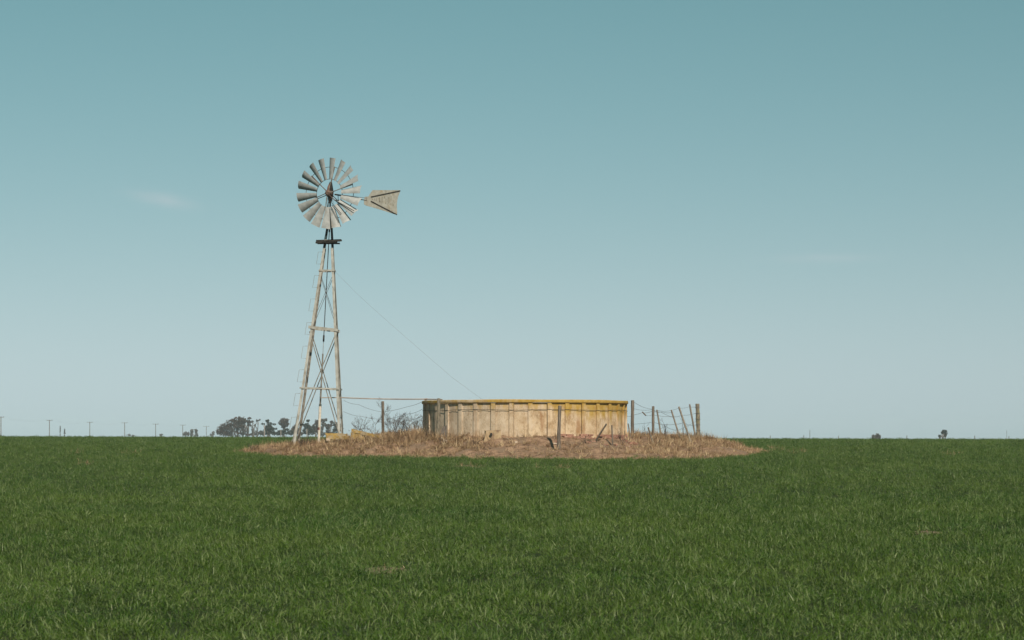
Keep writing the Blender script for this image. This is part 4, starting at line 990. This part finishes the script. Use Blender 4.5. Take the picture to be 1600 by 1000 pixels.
# ------------------------------------------------------------------ utility poles and far posts
heights = [(1.5, 651.3, 'cut by the left edge of the picture'), (77.3, 656.4, 'second from the left edge, tallest in full view'), (140.3, 659.4, 'third from the left edge'), (194.8, 660.2, 'fourth from the left edge, paler than its neighbours'),
           (243.2, 662.2, 'fifth from the left edge'), (285.5, 663.8, 'sixth from the left edge, beside bushes'), (322.5, 666.0, 'seventh and farthest, nearest the broad tree')]
arms = []
for px, py, w in heights:
    d = 7.0 * F / (HY - py); x = gx(px, d); z = float(field_z(x, d)); t = pt(px, py, d)
    root = empty('utility_pole', (x, d, z), 'wooden utility pole with crossarm, ' + w, 'utility pole', 'utility poles along the horizon')
    MB().tube([(x, d, z - .3), t], [0.19, 0.15], 6).build('pole', M['pole'], root)
    hw = 4.6 * d / F
    MB().bar(t + Vector((-hw, 0, -.12)), t + Vector((hw, 0, -.12)), 0.14, 0.1).build('crossarm', M['pole'], root)
    for s in (-.9, 0, .9): MB().tube([t + Vector((hw * s, 0, -.05)), t + Vector((hw * s, 0, .16))], 0.05, 5).build('insulator', M['pole'], root)
    arms.append((t, hw))
for s, nm in ((-.9, 'near'), (.9, 'far')):
    pts = [pt(-95, 646, 560)]
    for t, hw in arms: pts.append(t + Vector((hw * s, 0, .16)))
    path = []
    for i in range(len(pts) - 1): path += sag_pts(pts[i], pts[i + 1], 0.9, 8)[:-1]
    path.append(pts[-1]); b = MB(); b.tube(path, 0.006, 3)
    tag(b.build('power_line', M['thinwire']), 'power line wire strung along the left ends of the crossarms' if s < 0 else 'power line wire strung along the right ends of the crossarms', 'power line', 'power lines along the horizon')
def far_post(px, top, d, label, r=0.07, group='far fence posts on the right horizon'):
    x = gx(px, d); z = float(field_z(x, d)); t = pt(px, top, d)
    b = MB(); b.tube([(x, d, z - .2), (x, d, z + (t.z - z) * .5), t], [r, r * .9, r * .8], 6); tag(b.build('far_post', M['pole']), label, 'post', group)
for px, top, w in [(1203.5, 680.6, 'first far fence post right of the mound, on the horizon'), (1256, 680, 'far fence post just left of the tall thin pole'), (1310, 680.6, 'far fence post between the tall thin pole and the double bush'),
                   (1417, 680.4, 'far fence post between the double bush and the lone tree'), (1523, 680.8, 'first far fence post right of the lone tree'), (1576.5, 681.2, 'last far fence post, near the right edge')]:
    far_post(px, top, 380, w)
far_post(1265.4, 672, 520, 'tall thin pole on the horizon right of the mound', 0.07, 'thin poles on the right horizon')
far_post(1573, 672.5, 700, 'tall thin pole near the right edge of the horizon', 0.06, 'thin poles on the right horizon')
far_post(413.2, 664.5, 540, 'pale pole standing before the compact dark tree', 0.13, 'pale poles in the grove')
far_post(479.5, 670.5, 540, 'pale short pole before the dark tree between the windmill legs', 0.11, 'pale poles in the grove')
far_post(438.8, 672, 540, 'pale short pole before the bush under the ball crown', 0.10, 'pale poles in the grove')
for o in bpy.data.objects:
    if o.name.startswith('far_post') and 'pale' in o.get('label', ''): o.data.materials[0] = M['pipe']

# ------------------------------------------------------------------ air
hz = bpy.data.materials.new('haze_air'); hz.use_nodes = True
hn, hl = hz.node_tree.nodes, hz.node_tree.links
hn.remove(hn['Principled BSDF'])
vol = hn.new('ShaderNodeVolumePrincipled'); vol.inputs['Color'].default_value = (0.78, 0.95, 1.0, 1)
vol.inputs['Density'].default_value = 0.00022; vol.inputs['Anisotropy'].default_value = -0.2
hl.new(vol.outputs[0], hn['Material Output'].inputs['Volume'])
USE_HAZE = True
if USE_HAZE:
    b = MB(); b.box((0, 550, 6.0), (3400, 2500, 21)); o = b.build('haze', hz); tag(o, 'thin pale haze in the air over the plain', 'haze', kind='stuff')
